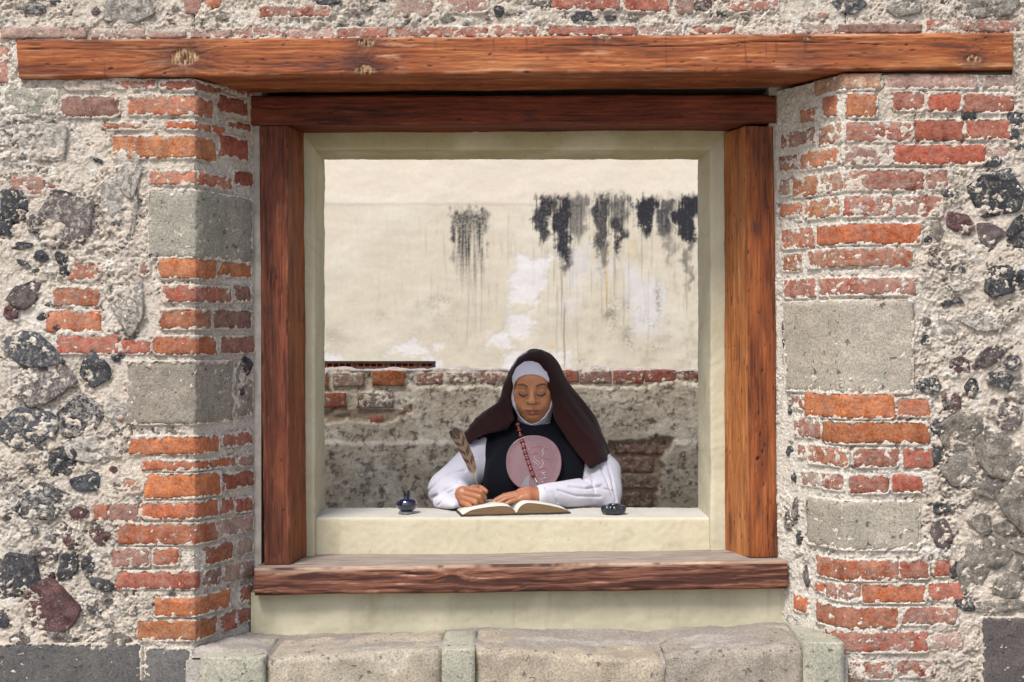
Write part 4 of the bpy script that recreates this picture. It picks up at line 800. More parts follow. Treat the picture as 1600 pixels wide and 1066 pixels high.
m1 = fbm2(U * 7, Z * 7, 301, 4); m2 = fbm2(U * 26, Z * 26, 302, 4, 0.65); m3 = fbm2(U * 80, Z * 80, 303, 3, 0.7); bl = fbm2(U * 24, Z * 22, 306, 5, 0.72)
expo = np.zeros(U.shape)
for pts in ([(380, 575), (650, 575), (640, 606), (632, 650), (600, 661), (575, 658), (380, 656)], [(952, 690), (1046, 688), (1034, 722), (1030, 750), (1028, 830), (952, 830)], [(640, 575), (1240, 575), (1240, 596), (1050, 598), (1000, 606), (900, 604), (740, 603), (690, 606), (640, 606)]):
    expo = np.maximum(expo, sstep(-0.010, 0.008, poly_sd(U, Z, np.array([W(x, y, Y1) for x, y in pts])) + 0.012 * m1 + 0.006 * m2))
lower = sstep(688, 695, PYl + 1.2 * m1)
H = 0.012 + 0.022 * lower * (1 - expo) + 0.003 * m1 + 0.0012 * m2 + 0.0006 * m3 - 0.024 * expo
ck = sstep(0.05, 0.0, np.abs(fbm2(U * 5, Z * 5, 310, 3))) * sstep(0.2, 0.8, fbm2(U * 3, Z * 3, 311, 2)); H -= 0.006 * ck
rm = np.zeros(U.shape); cls = fbm2(U * 40, Z * 40, 307, 3, 0.65)
for u0, u1, z0, z1, cc, cov, hb, s in LR_:
    sd = rect_sd(U, Z, u0, u1, z0, z1) + 0.003 * m2; w = sstep(-0.004, 0.004, sd); H = lerp(H, hb - 0.012 + np.clip((cls - (1.6 - 2.6 * cov)) * 0.006, -0.012, 0.003), w)
c = np.empty(U.shape + (3,)); c[:] = (0.50, 0.435, 0.34)
c = mixc(c, np.broadcast_to((0.66, 0.60, 0.50), c.shape), sstep(-0.4, 1.0, m1 + 0.3 * m2) * 0.85)
c = mixc(c, np.broadcast_to((0.10, 0.085, 0.062), c.shape), sstep(0.15, 1.1, bl + 0.45 * m3) * 0.85)
c = mixc(c, np.broadcast_to((0.145, 0.15, 0.15), c.shape), sstep(0.5, 1.2, fbm2(U * 11, Z * 8, 308, 4, 0.65)) * lower * 0.7)
c = mixc(c, np.broadcast_to((0.60, 0.55, 0.46), c.shape), sstep(0.6, 1.3, fbm2(U * 20, Z * 20, 309, 4, 0.65)) * 0.6)
c = mixc(c, np.broadcast_to((0.46, 0.44, 0.41), c.shape), np.exp(-((PYl - 692 + 1.2 * m1) / 2.0) ** 2) * sstep(-0.6, 0.4, m2) * 0.7)
c = mixc(c, np.broadcast_to((0.26, 0.185, 0.135), c.shape), expo * (PYl > 640) * 0.8)
capm = sstep(0.9, 0.2, (zt1 - Z) / 0.03) * sstep(-0.5, 0.6, m2); c = mixc(c, np.broadcast_to((0.46, 0.43, 0.42), c.shape), capm * 0.65)
c = mixc(c, np.broadcast_to((0.44, 0.40, 0.36), c.shape), ((PXl > 640) & (PXl < 655)) * sstep(620, 600, PYl) * 0.5)
V = np.stack([U, Y1 - H, Z + 0.006 * m1 * sstep(zt1 - 0.02, zt1, Z)], -1)
top = V[-1].copy(); rows = [V]
for k, yy in enumerate((1.615, 1.64, 1.70, 1.78, 1.84, 1.85)):
    r = top.copy(); r[:, 1] = yy; r[:, 2] += 0.004 + 0.003 * fbm2(xa * 12, xa * 0 + k, 320, 3) - (0.012 if yy == 1.85 else 0); rows.append(r[None])
r = top.copy(); r[:, 1] = 1.86; r[:, 2] = 0; rows.append(r[None])
V = np.concatenate(rows); tc_ = np.empty((7, len(xa), 3)); tc_[:] = (0.44, 0.38, 0.36); tc_ *= (1 + 0.2 * fbm2(np.repeat(xa[None], 7, 0) * 14, np.arange(7)[:, None] * 0.8 + np.zeros(len(xa)), 322, 3))[..., None]
cc = np.concatenate([c, tc_])
add('render_coat', V.reshape(-1, 3), gridfaces(len(V), len(xa)), M_OLD, low, cc.reshape(-1, 3))
_wp = wallpos
def wallpos(u, z, h, side):
    if side == 'LOW': return np.stack([np.asarray(u, float), Y1 - np.asarray(h, float) + 0.012, np.asarray(z, float)], -1)
    return _wp(u, z, h, side)
_wall = wall; wall = low
for u0, u1, z0, z1, cc, cov, hb, s in LR_: brick_mesh('LOW', u0, u1, z0, z1, hb, s, 'brick', BC[cc], cov + 0.05, M_BRICK, 0.012, 0.0030)
wall = _wall

# dark lattice strip lying on the low wall
lat = empty('lattice_strip', (P3(560, 577, 1.80)[0], 1.80, zt1 + 0.004), 'long dark framed terracotta lattice strip lying on top of the low wall', 'lattice strip')
M_IRON = mat_plain('dark_iron', (0.022, 0.019, 0.018), 0.55, 0.4, var=0.3); M_TERRA = mat_plain('terracotta', (0.32, 0.095, 0.045), 0.8, 0.2, var=0.3)
yl = 1.79
def lx(px): return P3(px, 0, yl)[0]
zb0, zb1 = CAMZ - (578.5 - 533) / F * (yl - CAMY), CAMZ - (564.5 - 533) / F * (yl - CAMY)
hh = zb1 - zb0; xe0, xe1 = lx(312.3), lx(680)
m = MB(); m.box(xe0, xe1, yl, yl + 0.05, zb0 - 0.012, zb0 + hh * 0.30); m.box(xe0, xe1, yl, yl + 0.05, zb1 - hh * 0.19, zb1); m.box(lx(675), xe1 - 0.0005, yl + 0.001, yl + 0.049, zb0, zb1 - 0.001); m.box(xe0, xe1 - 0.002, yl + 0.030, yl + 0.045, zb0 + 0.002, zb1 - 0.002)
m.build('rail_frame', M_IRON, lat)
m = MB(); za_, zc_ = zb0 + hh * 0.30, zb1 - hh * 0.19; tq = (zc_ - za_) * 0.14
px = 509.5 - 9.85 * 20; k = -20
m.box(xe0, lx(675), yl + 0.008, yl + 0.03, za_, za_ + tq); m.box(xe0, lx(675), yl + 0.008, yl + 0.03, zc_ - tq, zc_)
PLUS = []
while px < 672:
    m.box(lx(px - 0.75), lx(px + 0.75), yl + 0.008, yl + 0.03, za_ + tq, zc_ - tq)
    if (k - 4) % 5 == 0:
        m.box(lx(px + 0.75), lx(min(px + 9.1, 675)), yl + 0.010, yl + 0.03, za_ + tq, zc_ - tq); cxp = px + 4.9; plus = MB(); PLUS.append(plus)
        plus.box(lx(cxp - 4.0), lx(cxp + 4.0), yl + 0.006, yl + 0.012, (za_ + zc_) / 2 - tq * 0.9, (za_ + zc_) / 2 + tq * 0.9); plus.box(lx(cxp - 1.2), lx(cxp + 1.2), yl + 0.005, yl + 0.012, za_ + 0.0006, zc_ - 0.0006)
    px += 9.85; k += 1
m.build('terracotta_grid', M_TERRA, lat)
for plus in PLUS: plus.build('cross_inset', M_IRON, lat)
# ------------------------------------------------------------------ signed-distance modelling for the person
class Field:
    def __init__(s, lo, hi, h):
        s.lo = np.array(lo, float); s.h = h; s.n = np.ceil((np.array(hi) - s.lo) / h).astype(int) + 1
        s.ax = [s.lo[i] + h * np.arange(s.n[i]) for i in range(3)]; s.f = np.full(tuple(s.n), 1.0, np.float32)
    def _sub(s, lo, hi):
        a = np.clip(np.floor((np.array(lo) - s.lo) / s.h).astype(int), 0, s.n); b = np.clip(np.ceil((np.array(hi) - s.lo) / s.h).astype(int) + 1, 0, s.n)
        sl = tuple(slice(i, j) for i, j in zip(a, b))
        X = s.ax[0][sl[0]].astype(np.float32)[:, None, None]; Y = s.ax[1][sl[1]].astype(np.float32)[None, :, None]; Z = s.ax[2][sl[2]].astype(np.float32)[None, None, :]
        return sl, X, Y, Z
    def op(s, d, sl, k, mode):
        a = s.f[sl]
        if mode == 'sub': b = -d; sg = -1
        elif mode == 'int': b = d; sg = -1
        else: b = d; sg = 1
        if k > 0: h = np.maximum(k - np.abs(a - b), 0) / k; q = h * h * k * 0.25
        else: q = 0
        s.f[sl] = (np.minimum(a, b) - q) if sg > 0 else (np.maximum(a, b) + q)
    def cone(s, a, b, ra, rb, k=0.01, mode='add', pad=0.03):
        a = np.array(a, float); b = np.array(b, float); r = max(ra, rb) + pad + k
        sl, X, Y, Z = s._sub(np.minimum(a, b) - r, np.maximum(a, b) + r)
        if s.f[sl].size == 0: return
        e = b - a; L2 = float(e @ e) + 1e-12
        t = np.clip(((X - a[0]) * e[0] + (Y - a[1]) * e[1] + (Z - a[2]) * e[2]) / L2, 0, 1)
        d = np.sqrt((X - a[0] - t * e[0]) ** 2 + (Y - a[1] - t * e[1]) ** 2 + (Z - a[2] - t * e[2]) ** 2) - (ra + (rb - ra) * t)
        s.op(d, sl, k, mode)
    def ell(s, c, r, k=0.01, mode='add', R=None, pad=0.03):
        c = np.array(c, float); r = np.array(r, float); m = r.max() + pad + k; sl, X, Y, Z = s._sub(c - m, c + m)
        if s.f[sl].size == 0: return
        x, y, z = X - c[0], Y - c[1], Z - c[2]
        if R is not None: x, y, z = (R[0, 0] * x + R[1, 0] * y + R[2, 0] * z), (R[0, 1] * x + R[1, 1] * y + R[2, 1] * z), (R[0, 2] * x + R[1, 2] * y + R[2, 2] * z)
        k0 = np.sqrt((x / r[0]) ** 2 + (y / r[1]) ** 2 + (z / r[2]) ** 2); k1 = np.sqrt((x / r[0] ** 2) ** 2 + (y / r[1] ** 2) ** 2 + (z / r[2] ** 2) ** 2) + 1e-6
        s.op(k0 * (k0 - 1) / k1, sl, k, mode)
    def prism(s, poly, k, mode, y0=-9, y1=9):
        """region with outline poly in (x, z), between depths y0 and y1"""
        U, Z = np.meshgrid(s.ax[0], s.ax[2], indexing='ij'); d2 = -poly_sd(U, Z, np.array(poly)); Y = s.ax[1]
        dy = np.maximum(y0 - Y, Y - y1); d = np.maximum(d2[:, None, :], dy[None, :, None]).astype(np.float32)
        s.op(d, (slice(None),) * 3, k, mode)
    def half(s, n, p, k=0.0):
        """keep the side of the plane that n points away from"""
        n = np.array(n, float); n /= np.linalg.norm(n); sl, X, Y, Z = s._sub(s.lo - 1, s.lo + s.n * s.h + 1)
        s.op((X - p[0]) * n[0] + (Y - p[1]) * n[1] + (Z - p[2]) * n[2], sl, k, 'int')
    def mesh(s):
        f = s.f; ins = f < 0; nx, ny, nz = f.shape
        cs = np.zeros((nx - 1, ny - 1, nz - 1), np.uint8)
        for i in (0, 1):
            for j in (0, 1):
                for k in (0, 1): cs += ins[i:nx - 1 + i, j:ny - 1 + j, k:nz - 1 + k]
        act = np.argwhere((cs > 0) & (cs < 8)); I, J, K = act.T
        ids = -np.ones(cs.shape, np.int32); ids[I, J, K] = np.arange(len(act))
        off = [(i, j, k) for i in (0, 1) for j in (0, 1) for k in (0, 1)]; val = {o: f[I + o[0], J + o[1], K + o[2]] for o in off}
        acc = np.zeros((len(act), 3)); cnt = np.zeros(len(act))
        for o in off:
            for ax in range(3):
                if o[ax] == 1: continue
                o2 = list(o); o2[ax] = 1; a, b = val[o], val[tuple(o2)]; m = (a < 0) != (b < 0); t = np.where(m, a / np.where(a - b == 0, 1, a - b), 0)
                p = np.tile(np.array(o, float), (len(act), 1)); p[:, ax] = t; acc += p * m[:, None]; cnt += m
        V = s.lo + s.h * (act + acc / cnt[:, None]); Fs = []
        for ax in range(3):
            u, v = (ax + 1) % 3, (ax + 2) % 3
            a = [slice(None)] * 3; b = [slice(None)] * 3; a[ax] = slice(0, -1); b[ax] = slice(1, None)
            e = np.argwhere(ins[tuple(a)] != ins[tuple(b)]); ok = (e[:, u] > 0) & (e[:, v] > 0) & (e[:, u] < f.shape[u] - 1) & (e[:, v] < f.shape[v] - 1); e = e[ok]
            def cid(du, dv): q = e.copy(); q[:, u] += du; q[:, v] += dv; return ids[q[:, 0], q[:, 1], q[:, 2]]
            q = np.stack([cid(-1, -1), cid(0, -1), cid(0, 0), cid(-1, 0)], 1); fl = ~ins[e[:, 0], e[:, 1], e[:, 2]]; q[fl] = q[fl][:, ::-1]; Fs.append(q)
        Q = np.concatenate(Fs); Q = Q[(Q >= 0).all(1)]
        return V, Q
def smooth_mesh(V, Q, it=1, lam=0.5):
    for _ in range(it):
        S = np.zeros_like(V); n = np.zeros(len(V))
        for i in range(4):
            for d in (1, 3): np.add.at(S, Q[:, i], V[Q[:, (i + d) % 4]]); np.add.at(n, Q[:, i], 1)
        V = V + lam * (S / np.maximum(n, 1)[:, None] - V)
    return V
def normals(V, Q):
    n = np.cross(V[Q[:, 2]] - V[Q[:, 0]], V[Q[:, 3]] - V[Q[:, 1]]); N = np.zeros_like(V)
    for i in range(4): np.add.at(N, Q[:, i], n)
    return N / (np.linalg.norm(N, axis=1)[:, None] + 1e-12)

HC = np.array((0.078, 0.885, 1.290))
def rotm(pitch, yaw, roll):
    p, y, r = map(math.radians, (pitch, yaw, roll))
    ex, ey, ez = np.array((1., 0, 0)), np.array((0, -1., 0)), np.array((0, 0, 1.))
    ey, ez = math.cos(p) * ey - math.sin(p) * ez, math.cos(p) * ez + math.sin(p) * ey
    def rz(v): return np.array((v[0] * math.cos(y) + v[1] * math.sin(y), -v[0] * math.sin(y) + v[1] * math.cos(y), v[2]))
    ex, ey, ez = rz(ex), rz(ey), rz(ez)
    ex, ez = math.cos(r) * ex + math.sin(r) * ez, math.cos(r) * ez - math.sin(r) * ex
    return np.stack([ex, ey, ez], 1)                        # columns: head axes in the world
HR = rotm(12, 5, 1.0)
def hp(x, y, z): return HC + HR @ np.array((x, y, z))
def head(F_, g=0.0, face=True):
    E = lambda c, r, k, mode='add': F_.ell(hp(*c), np.array(r) + g, k, mode, HR)
    C_ = lambda a, b, ra, rb, k, mode='add': F_.cone(hp(*a), hp(*b), ra, rb, k, mode)
    E((0, -0.012, 0.028), (0.077, 0.096, 0.089), 0.0)
    E((0, 0.022, -0.040), (0.068, 0.066, 0.079), 0.03)
    E((0, 0.056, -0.090), (0.030, 0.027, 0.025), 0.032)
    E((0, 0.060, 0.042), (0.055, 0.030, 0.034), 0.03)
    if not face: return
    for s in (-1, 1):
        E((s * 0.038, 0.044, -0.040), (0.030, 0.032, 0.034), 0.022)          # cheeks
        E((s * 0.044, 0.052, -0.012), (0.022, 0.024, 0.014), 0.018)          # cheekbones
    C_((-0.034, 0.072, 0.024), (0.034, 0.072, 0.024), 0.012, 0.012, 0.016)   # brow
    for s in (-1, 1):
        F_.ell(hp(s * 0.032, 0.101, -0.001), (0.0170, 0.0175, 0.0125), 0.012, 'sub', HR)
        F_.ell(hp(s * 0.032, 0.0715, -0.0045), (0.0160, 0.0155, 0.0150), 0.003, 'add', HR)   # lowered lids over the eyes
        C_((s * 0.0215, 0.0840, -0.0130), (s * 0.032, 0.0865, -0.0155), 0.0020, 0.0024, 0.002); C_((s * 0.032, 0.0865, -0.0155), (s * 0.0445, 0.0790, -0.0115), 0.0024, 0.0018, 0.002)   # lash line
        C_((s * 0.021, 0.081, -0.0200), (s * 0.043, 0.076, -0.0180), 0.005, 0.004, 0.006)   # lower lid
        C_((s * 0.020, 0.086, 0.0205), (s * 0.046, 0.072, 0.0235), 0.005, 0.004, 0.006)
    C_((0, 0.083, 0.014), (0, 0.103, -0.026), 0.0085, 0.0115, 0.012)        # nose
    E((0, 0.107, -0.030), (0.0155, 0.0125, 0.0120), 0.008)
    for s in (-1, 1):
        E((s * 0.0170, 0.094, -0.033), (0.0090, 0.0105, 0.0090), 0.005)
        E((s * 0.0085, 0.101, -0.0425), (0.0042, 0.0052, 0.0035), 0.002, 'sub')
        C_((s * 0.021, 0.090, -0.030), (s * 0.034, 0.078, -0.058), 0.0022, 0.002, 0.008, 'sub')   # nasolabial fold
    E((0, 0.078, -0.064), (0.034, 0.018, 0.022), 0.014)
    C_((-0.0255, 0.0835, -0.0685), (-0.004, 0.0965, -0.0635), 0.0030, 0.0050, 0.004); C_((0.0255, 0.0835, -0.0685), (0.004, 0.0965, -0.0635), 0.0030, 0.0050, 0.004)
    C_((-0.019, 0.0860, -0.0740), (0.0, 0.0945, -0.0760), 0.0040, 0.0066, 0.004); C_((0.019, 0.0860, -0.0740), (0.0, 0.0945, -0.0760), 0.0040, 0.0066, 0.004)
    C_((-0.028, 0.0880, -0.0698), (0.0, 0.1040, -0.0690), 0.0014, 0.0018, 0.002, 'sub'); C_((0.028, 0.0880, -0.0698), (0.0, 0.1040, -0.0690), 0.0014, 0.0018, 0.002, 'sub')
    E((0, 0.092, -0.0875), (0.020, 0.006, 0.0045), 0.008, 'sub')
    for s in (-1, 1):
        E((s * 0.076, -0.012, -0.005), (0.010, 0.018, 0.028), 0.006)          # ears, under the coif

def torso(F_, g=0.0):
    F_.ell((0.085, 0.925, 0.92), (0.182 + g, 0.150 + g, 0.25 + g), 0.03)
    for s in (-1, 1): F_.ell((0.083 + s * 0.070, 0.845, 0.970), (0.098 + g, 0.098 + g, 0.105 + g), 0.05)
    F_.cone((-0.090, 0.93, 1.050), (0.275, 0.93, 1.045), 0.062 + g, 0.062 + g, 0.05)
    F_.cone((0.080, 0.925, 1.06), (0.080, 0.905, 1.18), 0.060 + g, 0.050 + g, 0.04)

# ---- body: one continuous surface, head to hips with both arms and hands
B_ = Field((-0.24, 0.55, 0.82), (0.40, 1.06, 1.412), 0.0023)
torso(B_, -0.02); head(B_)
B_.cone(hp(0, -0.02, -0.05), (0.080, 0.915, 1.08), 0.050, 0.056, 0.02)
for S, Eb, Wr in ((P3(757, 707, 0.92), P3(708, 772, 0.80), P3(716, 778, 0.665)), (P3(922, 712, 0.92), P3(934, 770, 0.79), P3(846, 775, 0.648))):
    B_.cone(S, Eb, 0.046, 0.038, 0.02); B_.cone(Eb, Wr, 0.038, 0.026, 0.015)
def finger(pts, rad, k0=0.004):
    rad = [r * 0.94 for r in rad]
    for i in range(len(pts) - 1): B_.cone(pts[i], pts[i + 1], rad[i], rad[i + 1], k0 if i == 0 else 0.0012, pad=0.008)
# writing hand
Wr = P3(716, 778, 0.665)
B_.cone(Wr, P3(724, 775, 0.630), 0.026, 0.030, 0.012); B_.cone(P3(722, 769, 0.622), P3(727, 784, 0.618), 0.019, 0.019, 0.014)
for mcp, pip, dip, tip, r in (((730, 764), (752, 768), (757, 777), (756, 783), 0.0098), ((727, 771), (749, 777), (753, 786), (750, 791), 0.0102), ((724, 778), (743, 785), (747, 792), (741, 793), 0.0098), ((722, 785), (735, 792), (738, 796), (733, 795), 0.0086)):
    finger([P3(*mcp, 0.606), P3(*pip, 0.574), P3(*dip, 0.592), P3(*tip, 0.612)], [r * 1.12, r * 1.02, r * 0.92, r * 0.82])
finger([P3(728, 768, 0.642), P3(741, 762, 0.632), P3(752, 763, 0.614), P3(759, 768, 0.600)], [0.0145, 0.0115, 0.0105, 0.0092])
# resting hand
B_.cone(P3(846, 775, 0.648), P3(826, 773, 0.640), 0.026, 0.027, 0.012); B_.cone(P3(822, 772, 0.655), P3(824, 778, 0.618), 0.021, 0.018, 0.016); B_.cone(P3(812, 771, 0.652), P3(815, 778, 0.612), 0.016, 0.014, 0.012)
for mcp, pip, tip, y0, y1, y2, r in (((811, 780), (798, 783.5), (788, 789), 0.607, 0.596, 0.590, 0.0082), ((808, 776), (790, 780), (776, 787), 0.624, 0.614, 0.606, 0.0092), ((806, 773), (786, 777), (770, 784.5), 0.641, 0.636, 0.630, 0.0095), ((807, 771), (788, 774.5), (774, 781), 0.657, 0.657, 0.653, 0.0093)):
    m = lambda a, b, t: (a[0] * (1 - t) + b[0] * t, a[1] * (1 - t) + b[1] * t)
    finger([P3(*mcp, y0), P3(*pip, y1), P3(*m(pip, tip, .5), (y1 + y2) / 2), P3(*tip, y2)], [r * 1.12, r, r * 0.9, r * 0.78])
finger([P3(826, 771, 0.662), P3(812, 770, 0.683), P3(800, 774, 0.690)], [0.013, 0.0105, 0.0088])
V, Q = B_.mesh(); del B_.f
q = (V - HC) @ HR; x, y, z = q.T; ax = np.abs(x)
c = np.empty((len(V), 3)); c[:] = (0.405, 0.178, 0.082)
nz = perlin3(V * 60, 5); c *= (1 + 0.09 * nz + 0.07 * perlin3(V * 190, 6))[:, None]; c[:, 1] *= 1 + 0.06 * perlin3(V * 35, 8)
fr = (y > 0.02) & (z > -0.13) & (z < 0.14)
def put(m, colr):
    global c
    m = np.clip(m, 0, 1) * fr; c = c * (1 - m[:, None]) + np.array(colr) * m[:, None]
put(0.35 * np.exp(-((ax - 0.040) / 0.016) ** 2 - ((z + 0.030) / 0.018) ** 2), (0.44, 0.155, 0.085))
put(0.65 * np.exp(-((ax - 0.032) / 0.018) ** 2 - ((z + 0.003) / 0.012) ** 2), (0.20, 0.075, 0.048))       # eyelids
put(1.0 * sstep(0.0050, 0.0026, np.abs(z + 0.0155 - 0.07 * (ax - 0.032) - 20.0 * (ax - 0.032) ** 2)) * sstep(0.0185, 0.0145, np.abs(ax - 0.0325)), (0.030, 0.018, 0.014))   # lashes
put(0.45 * np.exp(-((ax - 0.032) / 0.015) ** 2 - ((z + 0.0205) / 0.004) ** 2), (0.20, 0.08, 0.052))
bz = 0.0180 + 0.0075 * sstep(0.010, 0.032, ax) - 0.0035 * sstep(0.040, 0.056, ax); bw = 0.0047 - 0.0016 * sstep(0.030, 0.052, ax)
put(0.88 * sstep(bw * 1.25, bw * 0.55, np.abs(z - bz)) * sstep(0.012, 0.017, ax) * sstep(0.055, 0.047, ax), (0.040, 0.022, 0.016))   # eyebrows
z = z + 0.003
lipu = sstep(0.0026, 0.0, np.abs(z + 0.0622 + 0.0035 * (ax / 0.025) ** 2) - 0.0035 * (1 - (ax / 0.029) ** 2)); lipl = sstep(0.003, 0.0, np.abs(z + 0.0722 - 0.0050 * (ax / 0.025) ** 2) - 0.0048 * (1 - (ax / 0.028) ** 2))
put(np.maximum(lipu, lipl) * (ax < 0.029) * 0.85, (0.26, 0.062, 0.058))
put(0.95 * sstep(0.0024, 0.0010, np.abs(z + 0.0668)) * sstep(0.029, 0.024, ax), (0.10, 0.028, 0.024))
put(0.9 * np.exp(-((ax - 0.0095) / 0.0048) ** 2 - ((z + 0.0400) / 0.0032) ** 2), (0.05, 0.02, 0.015))  # nostrils: shade painted into the skin colour
z = z - 0.003
hand = V[:, 2] < 0.96
c[hand] = c[hand] * (0.80, 0.74, 0.80)
M_SKIN = mat_col('skin', 0.43, 260, 0.06, 0.2, 0.001, 0.45)
bs = M_SKIN.node_tree.nodes['Principled BSDF']; bs.inputs['Subsurface Weight'].default_value = 0.10; bs.inputs['Subsurface Scale'].default_value = 0.01; bs.inputs['Subsurface Radius'].default_value = (1, 0.35, 0.2)
person = empty('person', (0.085, 0.93, 0.06), 'seated person in a dark maroon veil, white coif and black scapular, writing with a quill', 'person')
add('body', smooth_mesh(V, Q, 1, 0.4), Q, M_SKIN, person, c)

# ---- clothes
def mat_cloth(name, col, sheen=0.2, var=0.06, wscale=900):
    m, nt, b = newmat(name); N = NT(nt); tc = N.n('ShaderNodeTexCoord')
    n = N.noise(tc.outputs['Object'], 14, 4, 0.6)
    N.l(N.mix(1.0, tuple(col) + (1,), N.ramp(n, 0.3, 0.7, (1 - var,) * 3 + (1,), (1 + var,) * 3 + (1,)), 'MULTIPLY'), b.inputs['Base Color'])
    b.inputs['Roughness'].default_value = 0.9; b.inputs['Specular IOR Level'].default_value = 0.15; b.inputs['Sheen Weight'].default_value = sheen; b.inputs['Sheen Roughness'].default_value = 0.5
    N.l(N.bump(N.noise(tc.outputs['Object'], wscale, 2, 0.6), 0.25, 0.001), b.inputs['Normal'])
    return m
M_WHITE = mat_cloth('white_cotton', (0.52, 0.51, 0.57), 0.1, 0.03)
M_BLACK = mat_cloth('black_cloth', (0.0036, 0.0042, 0.0085), 0.03)
M_VEIL = mat_cloth('maroon_cloth', (0.022, 0.0062, 0.0066), 0.08, 0.12)
yP = 0.83
def poly(t, y=yP): return [W(a, b, y) for a, b in t]
def fold(V, Q, amp, sc, seed, rot=0.0):
    N = normals(V, Q); ca, sa = math.cos(rot), math.sin(rot); p = np.stack([(V[:, 0] * ca + V[:, 2] * sa) * sc[0], V[:, 1] * sc[1], (-V[:, 0] * sa + V[:, 2] * ca) * sc[2]], 1)
    n = perlin3(p, seed); n = 1 - 2.2 * np.abs(n) + 0.4 * perlin3(p * 2.1, seed + 1)
    return V + N * (amp * n)[:, None]
# coif
K = Field((-0.03, 0.74, 1.09), (0.19, 1.02, 1.42), 0.0022)
head(K, 0.007, False); K.cone(hp(0, 0.03, -0.085), hp(0, -0.03, -0.085), 0.042, 0.060, 0.03); K.cone(hp(0, -0.02, -0.06), (0.080, 0.915, 1.08), 0.058, 0.060, 0.03)
for s in (-1, 1): K.ell(hp(s * 0.038, 0.042, -0.040), (0.036, 0.036, 0.040), 0.02, 'add', HR)
FACE = [(805.0, 597), (810, 591), (819.5, 586), (831.5, 584.5), (843, 587), (852, 592), (858, 599), (861.5, 611.6), (862, 625.4), (858.8, 639.8), (851, 651.6), (841.7, 659.5), (831.2, 664.0), (822, 660), (812.8, 651.6), (807, 638.5), (803.4, 625.4), (802.3, 613.5), (803.5, 604)]
K.prism(poly(FACE, 0.805), 0.004, 'sub', -9, 0.885)
V, Q = K.mesh(); V = fold(V, Q, 0.0010, (30, 30, 60), 41)
add('coif', smooth_mesh(V, Q, 1, 0.4), Q, M_WHITE, person)
# tunic with wide sleeves
T_ = Field((-0.36, 0.55, 0.80), (0.48, 1.12, 1.16), 0.0035)
torso(T_, 0.0)
T_.cone(P3(755, 706, 0.92), P3(703, 765, 0.80), 0.062, 0.072, 0.03); T_.cone(P3(703, 766, 0.79), P3(724, 777, 0.640), 0.068, 0.038, 0.03)
T_.cone(P3(690, 784, 0.70), P3(708, 790, 0.625), 0.030, 0.012, 0.02)
T_.cone(P3(926, 711, 0.92), P3(940, 766, 0.80), 0.062, 0.064, 0.03); T_.cone(P3(940, 769, 0.78), P3(846, 774.5, 0.645), 0.060, 0.037, 0.03)
T_.cone(P3(950, 735, 0.85), P3(955, 788, 0.765), 0.045, 0.030, 0.03)
T_.cone(P3(738, 777, 0.600), P3(719, 778, 0.655), 0.036, 0.030, 0.006, 'sub'); T_.half(np.array((1.0, -0.55, -0.12)), P3(722, 777, 0.628), 0.004) if False else None
T_.cone(P3(826, 775, 0.632), P3(848, 775, 0.648), 0.034, 0.027, 0.006, 'sub')
V, Q = T_.mesh()
lz = 0.8650 + (V[:, 1] - 0.482) * 0.04; onl = (V[:, 1] < 0.705)
V = fold(V, Q, -0.0025, (6, 6, 16), 51, 0.9)
def crease(V, Q, lines, depth, w):
    N = normals(V, Q); px = 800 + V[:, 0] * F / (V[:, 1] - CAMY); py = 533 + (CAMZ - V[:, 2]) * F / (V[:, 1] - CAMY); D = np.zeros(len(V))
    for ln in lines:
        for (x0, y0), (x1, y1) in zip(ln[:-1], ln[1:]):
            ex, ey = x1 - x0, y1 - y0; L = math.hypot(ex, ey); t = ((px - x0) * ex + (py - y0) * ey) / L ** 2; sd = ((px - x0) * ey - (py - y0) * ex) / L
            m = sstep(-0.15, 0.08, t) * sstep(1.15, 0.92, t); D = np.maximum(D, m * np.exp(-(sd / w) ** 2)) ; D = D - 0.55 * m * np.exp(-((sd - 3.4 * w) / (2.2 * w)) ** 2) * (D < 0.2)
    return V - N * (depth * D)[:, None]
V = crease(V, Q, [[(668, 768), (688, 748), (706, 738), (728, 735)], [(716, 702), (730, 712), (744, 716)], [(684, 790), (700, 770), (712, 764)], [(674, 778), (690, 768), (716, 752)], [(906, 744), (930, 760), (960, 768)], [(934, 722), (947, 746), (958, 776)], [(872, 766), (900, 775), (938, 776)], [(852, 762), (866, 772), (872, 786)], [(915, 735), (926, 748), (930, 768)], [(946, 715), (956, 745), (963, 785)], [(890, 760), (915, 764), (940, 760)]], 0.0075, 1.5)
V[:, 2] = np.where(onl, np.maximum(V[:, 2], lz + 0.003), V[:, 2])
add('tunic', smooth_mesh(V, Q, 1, 0.4), Q, M_WHITE, person)
# scapular
S_ = Field((-0.16, 0.66, 0.80), (0.32, 0.98, 1.20), 0.0030)
torso(S_, 0.013)
S_.prism(poly([(746, 840), (747, 752), (742, 700), (752, 660), (800, 640), (866, 640), (905, 680), (914, 724), (909, 748), (906, 765), (907, 840)]), 0.006, 'int', -9, 0.95)
S_.half((0, -0.25, 1), P3(832, 664, 0.84), 0.004)
V, Q = S_.mesh(); V = fold(V, Q, 0.0035, (14, 8, 4), 61)
SV = V = smooth_mesh(V, Q, 2, 0.5)
add('scapular', V, Q, M_BLACK, person)
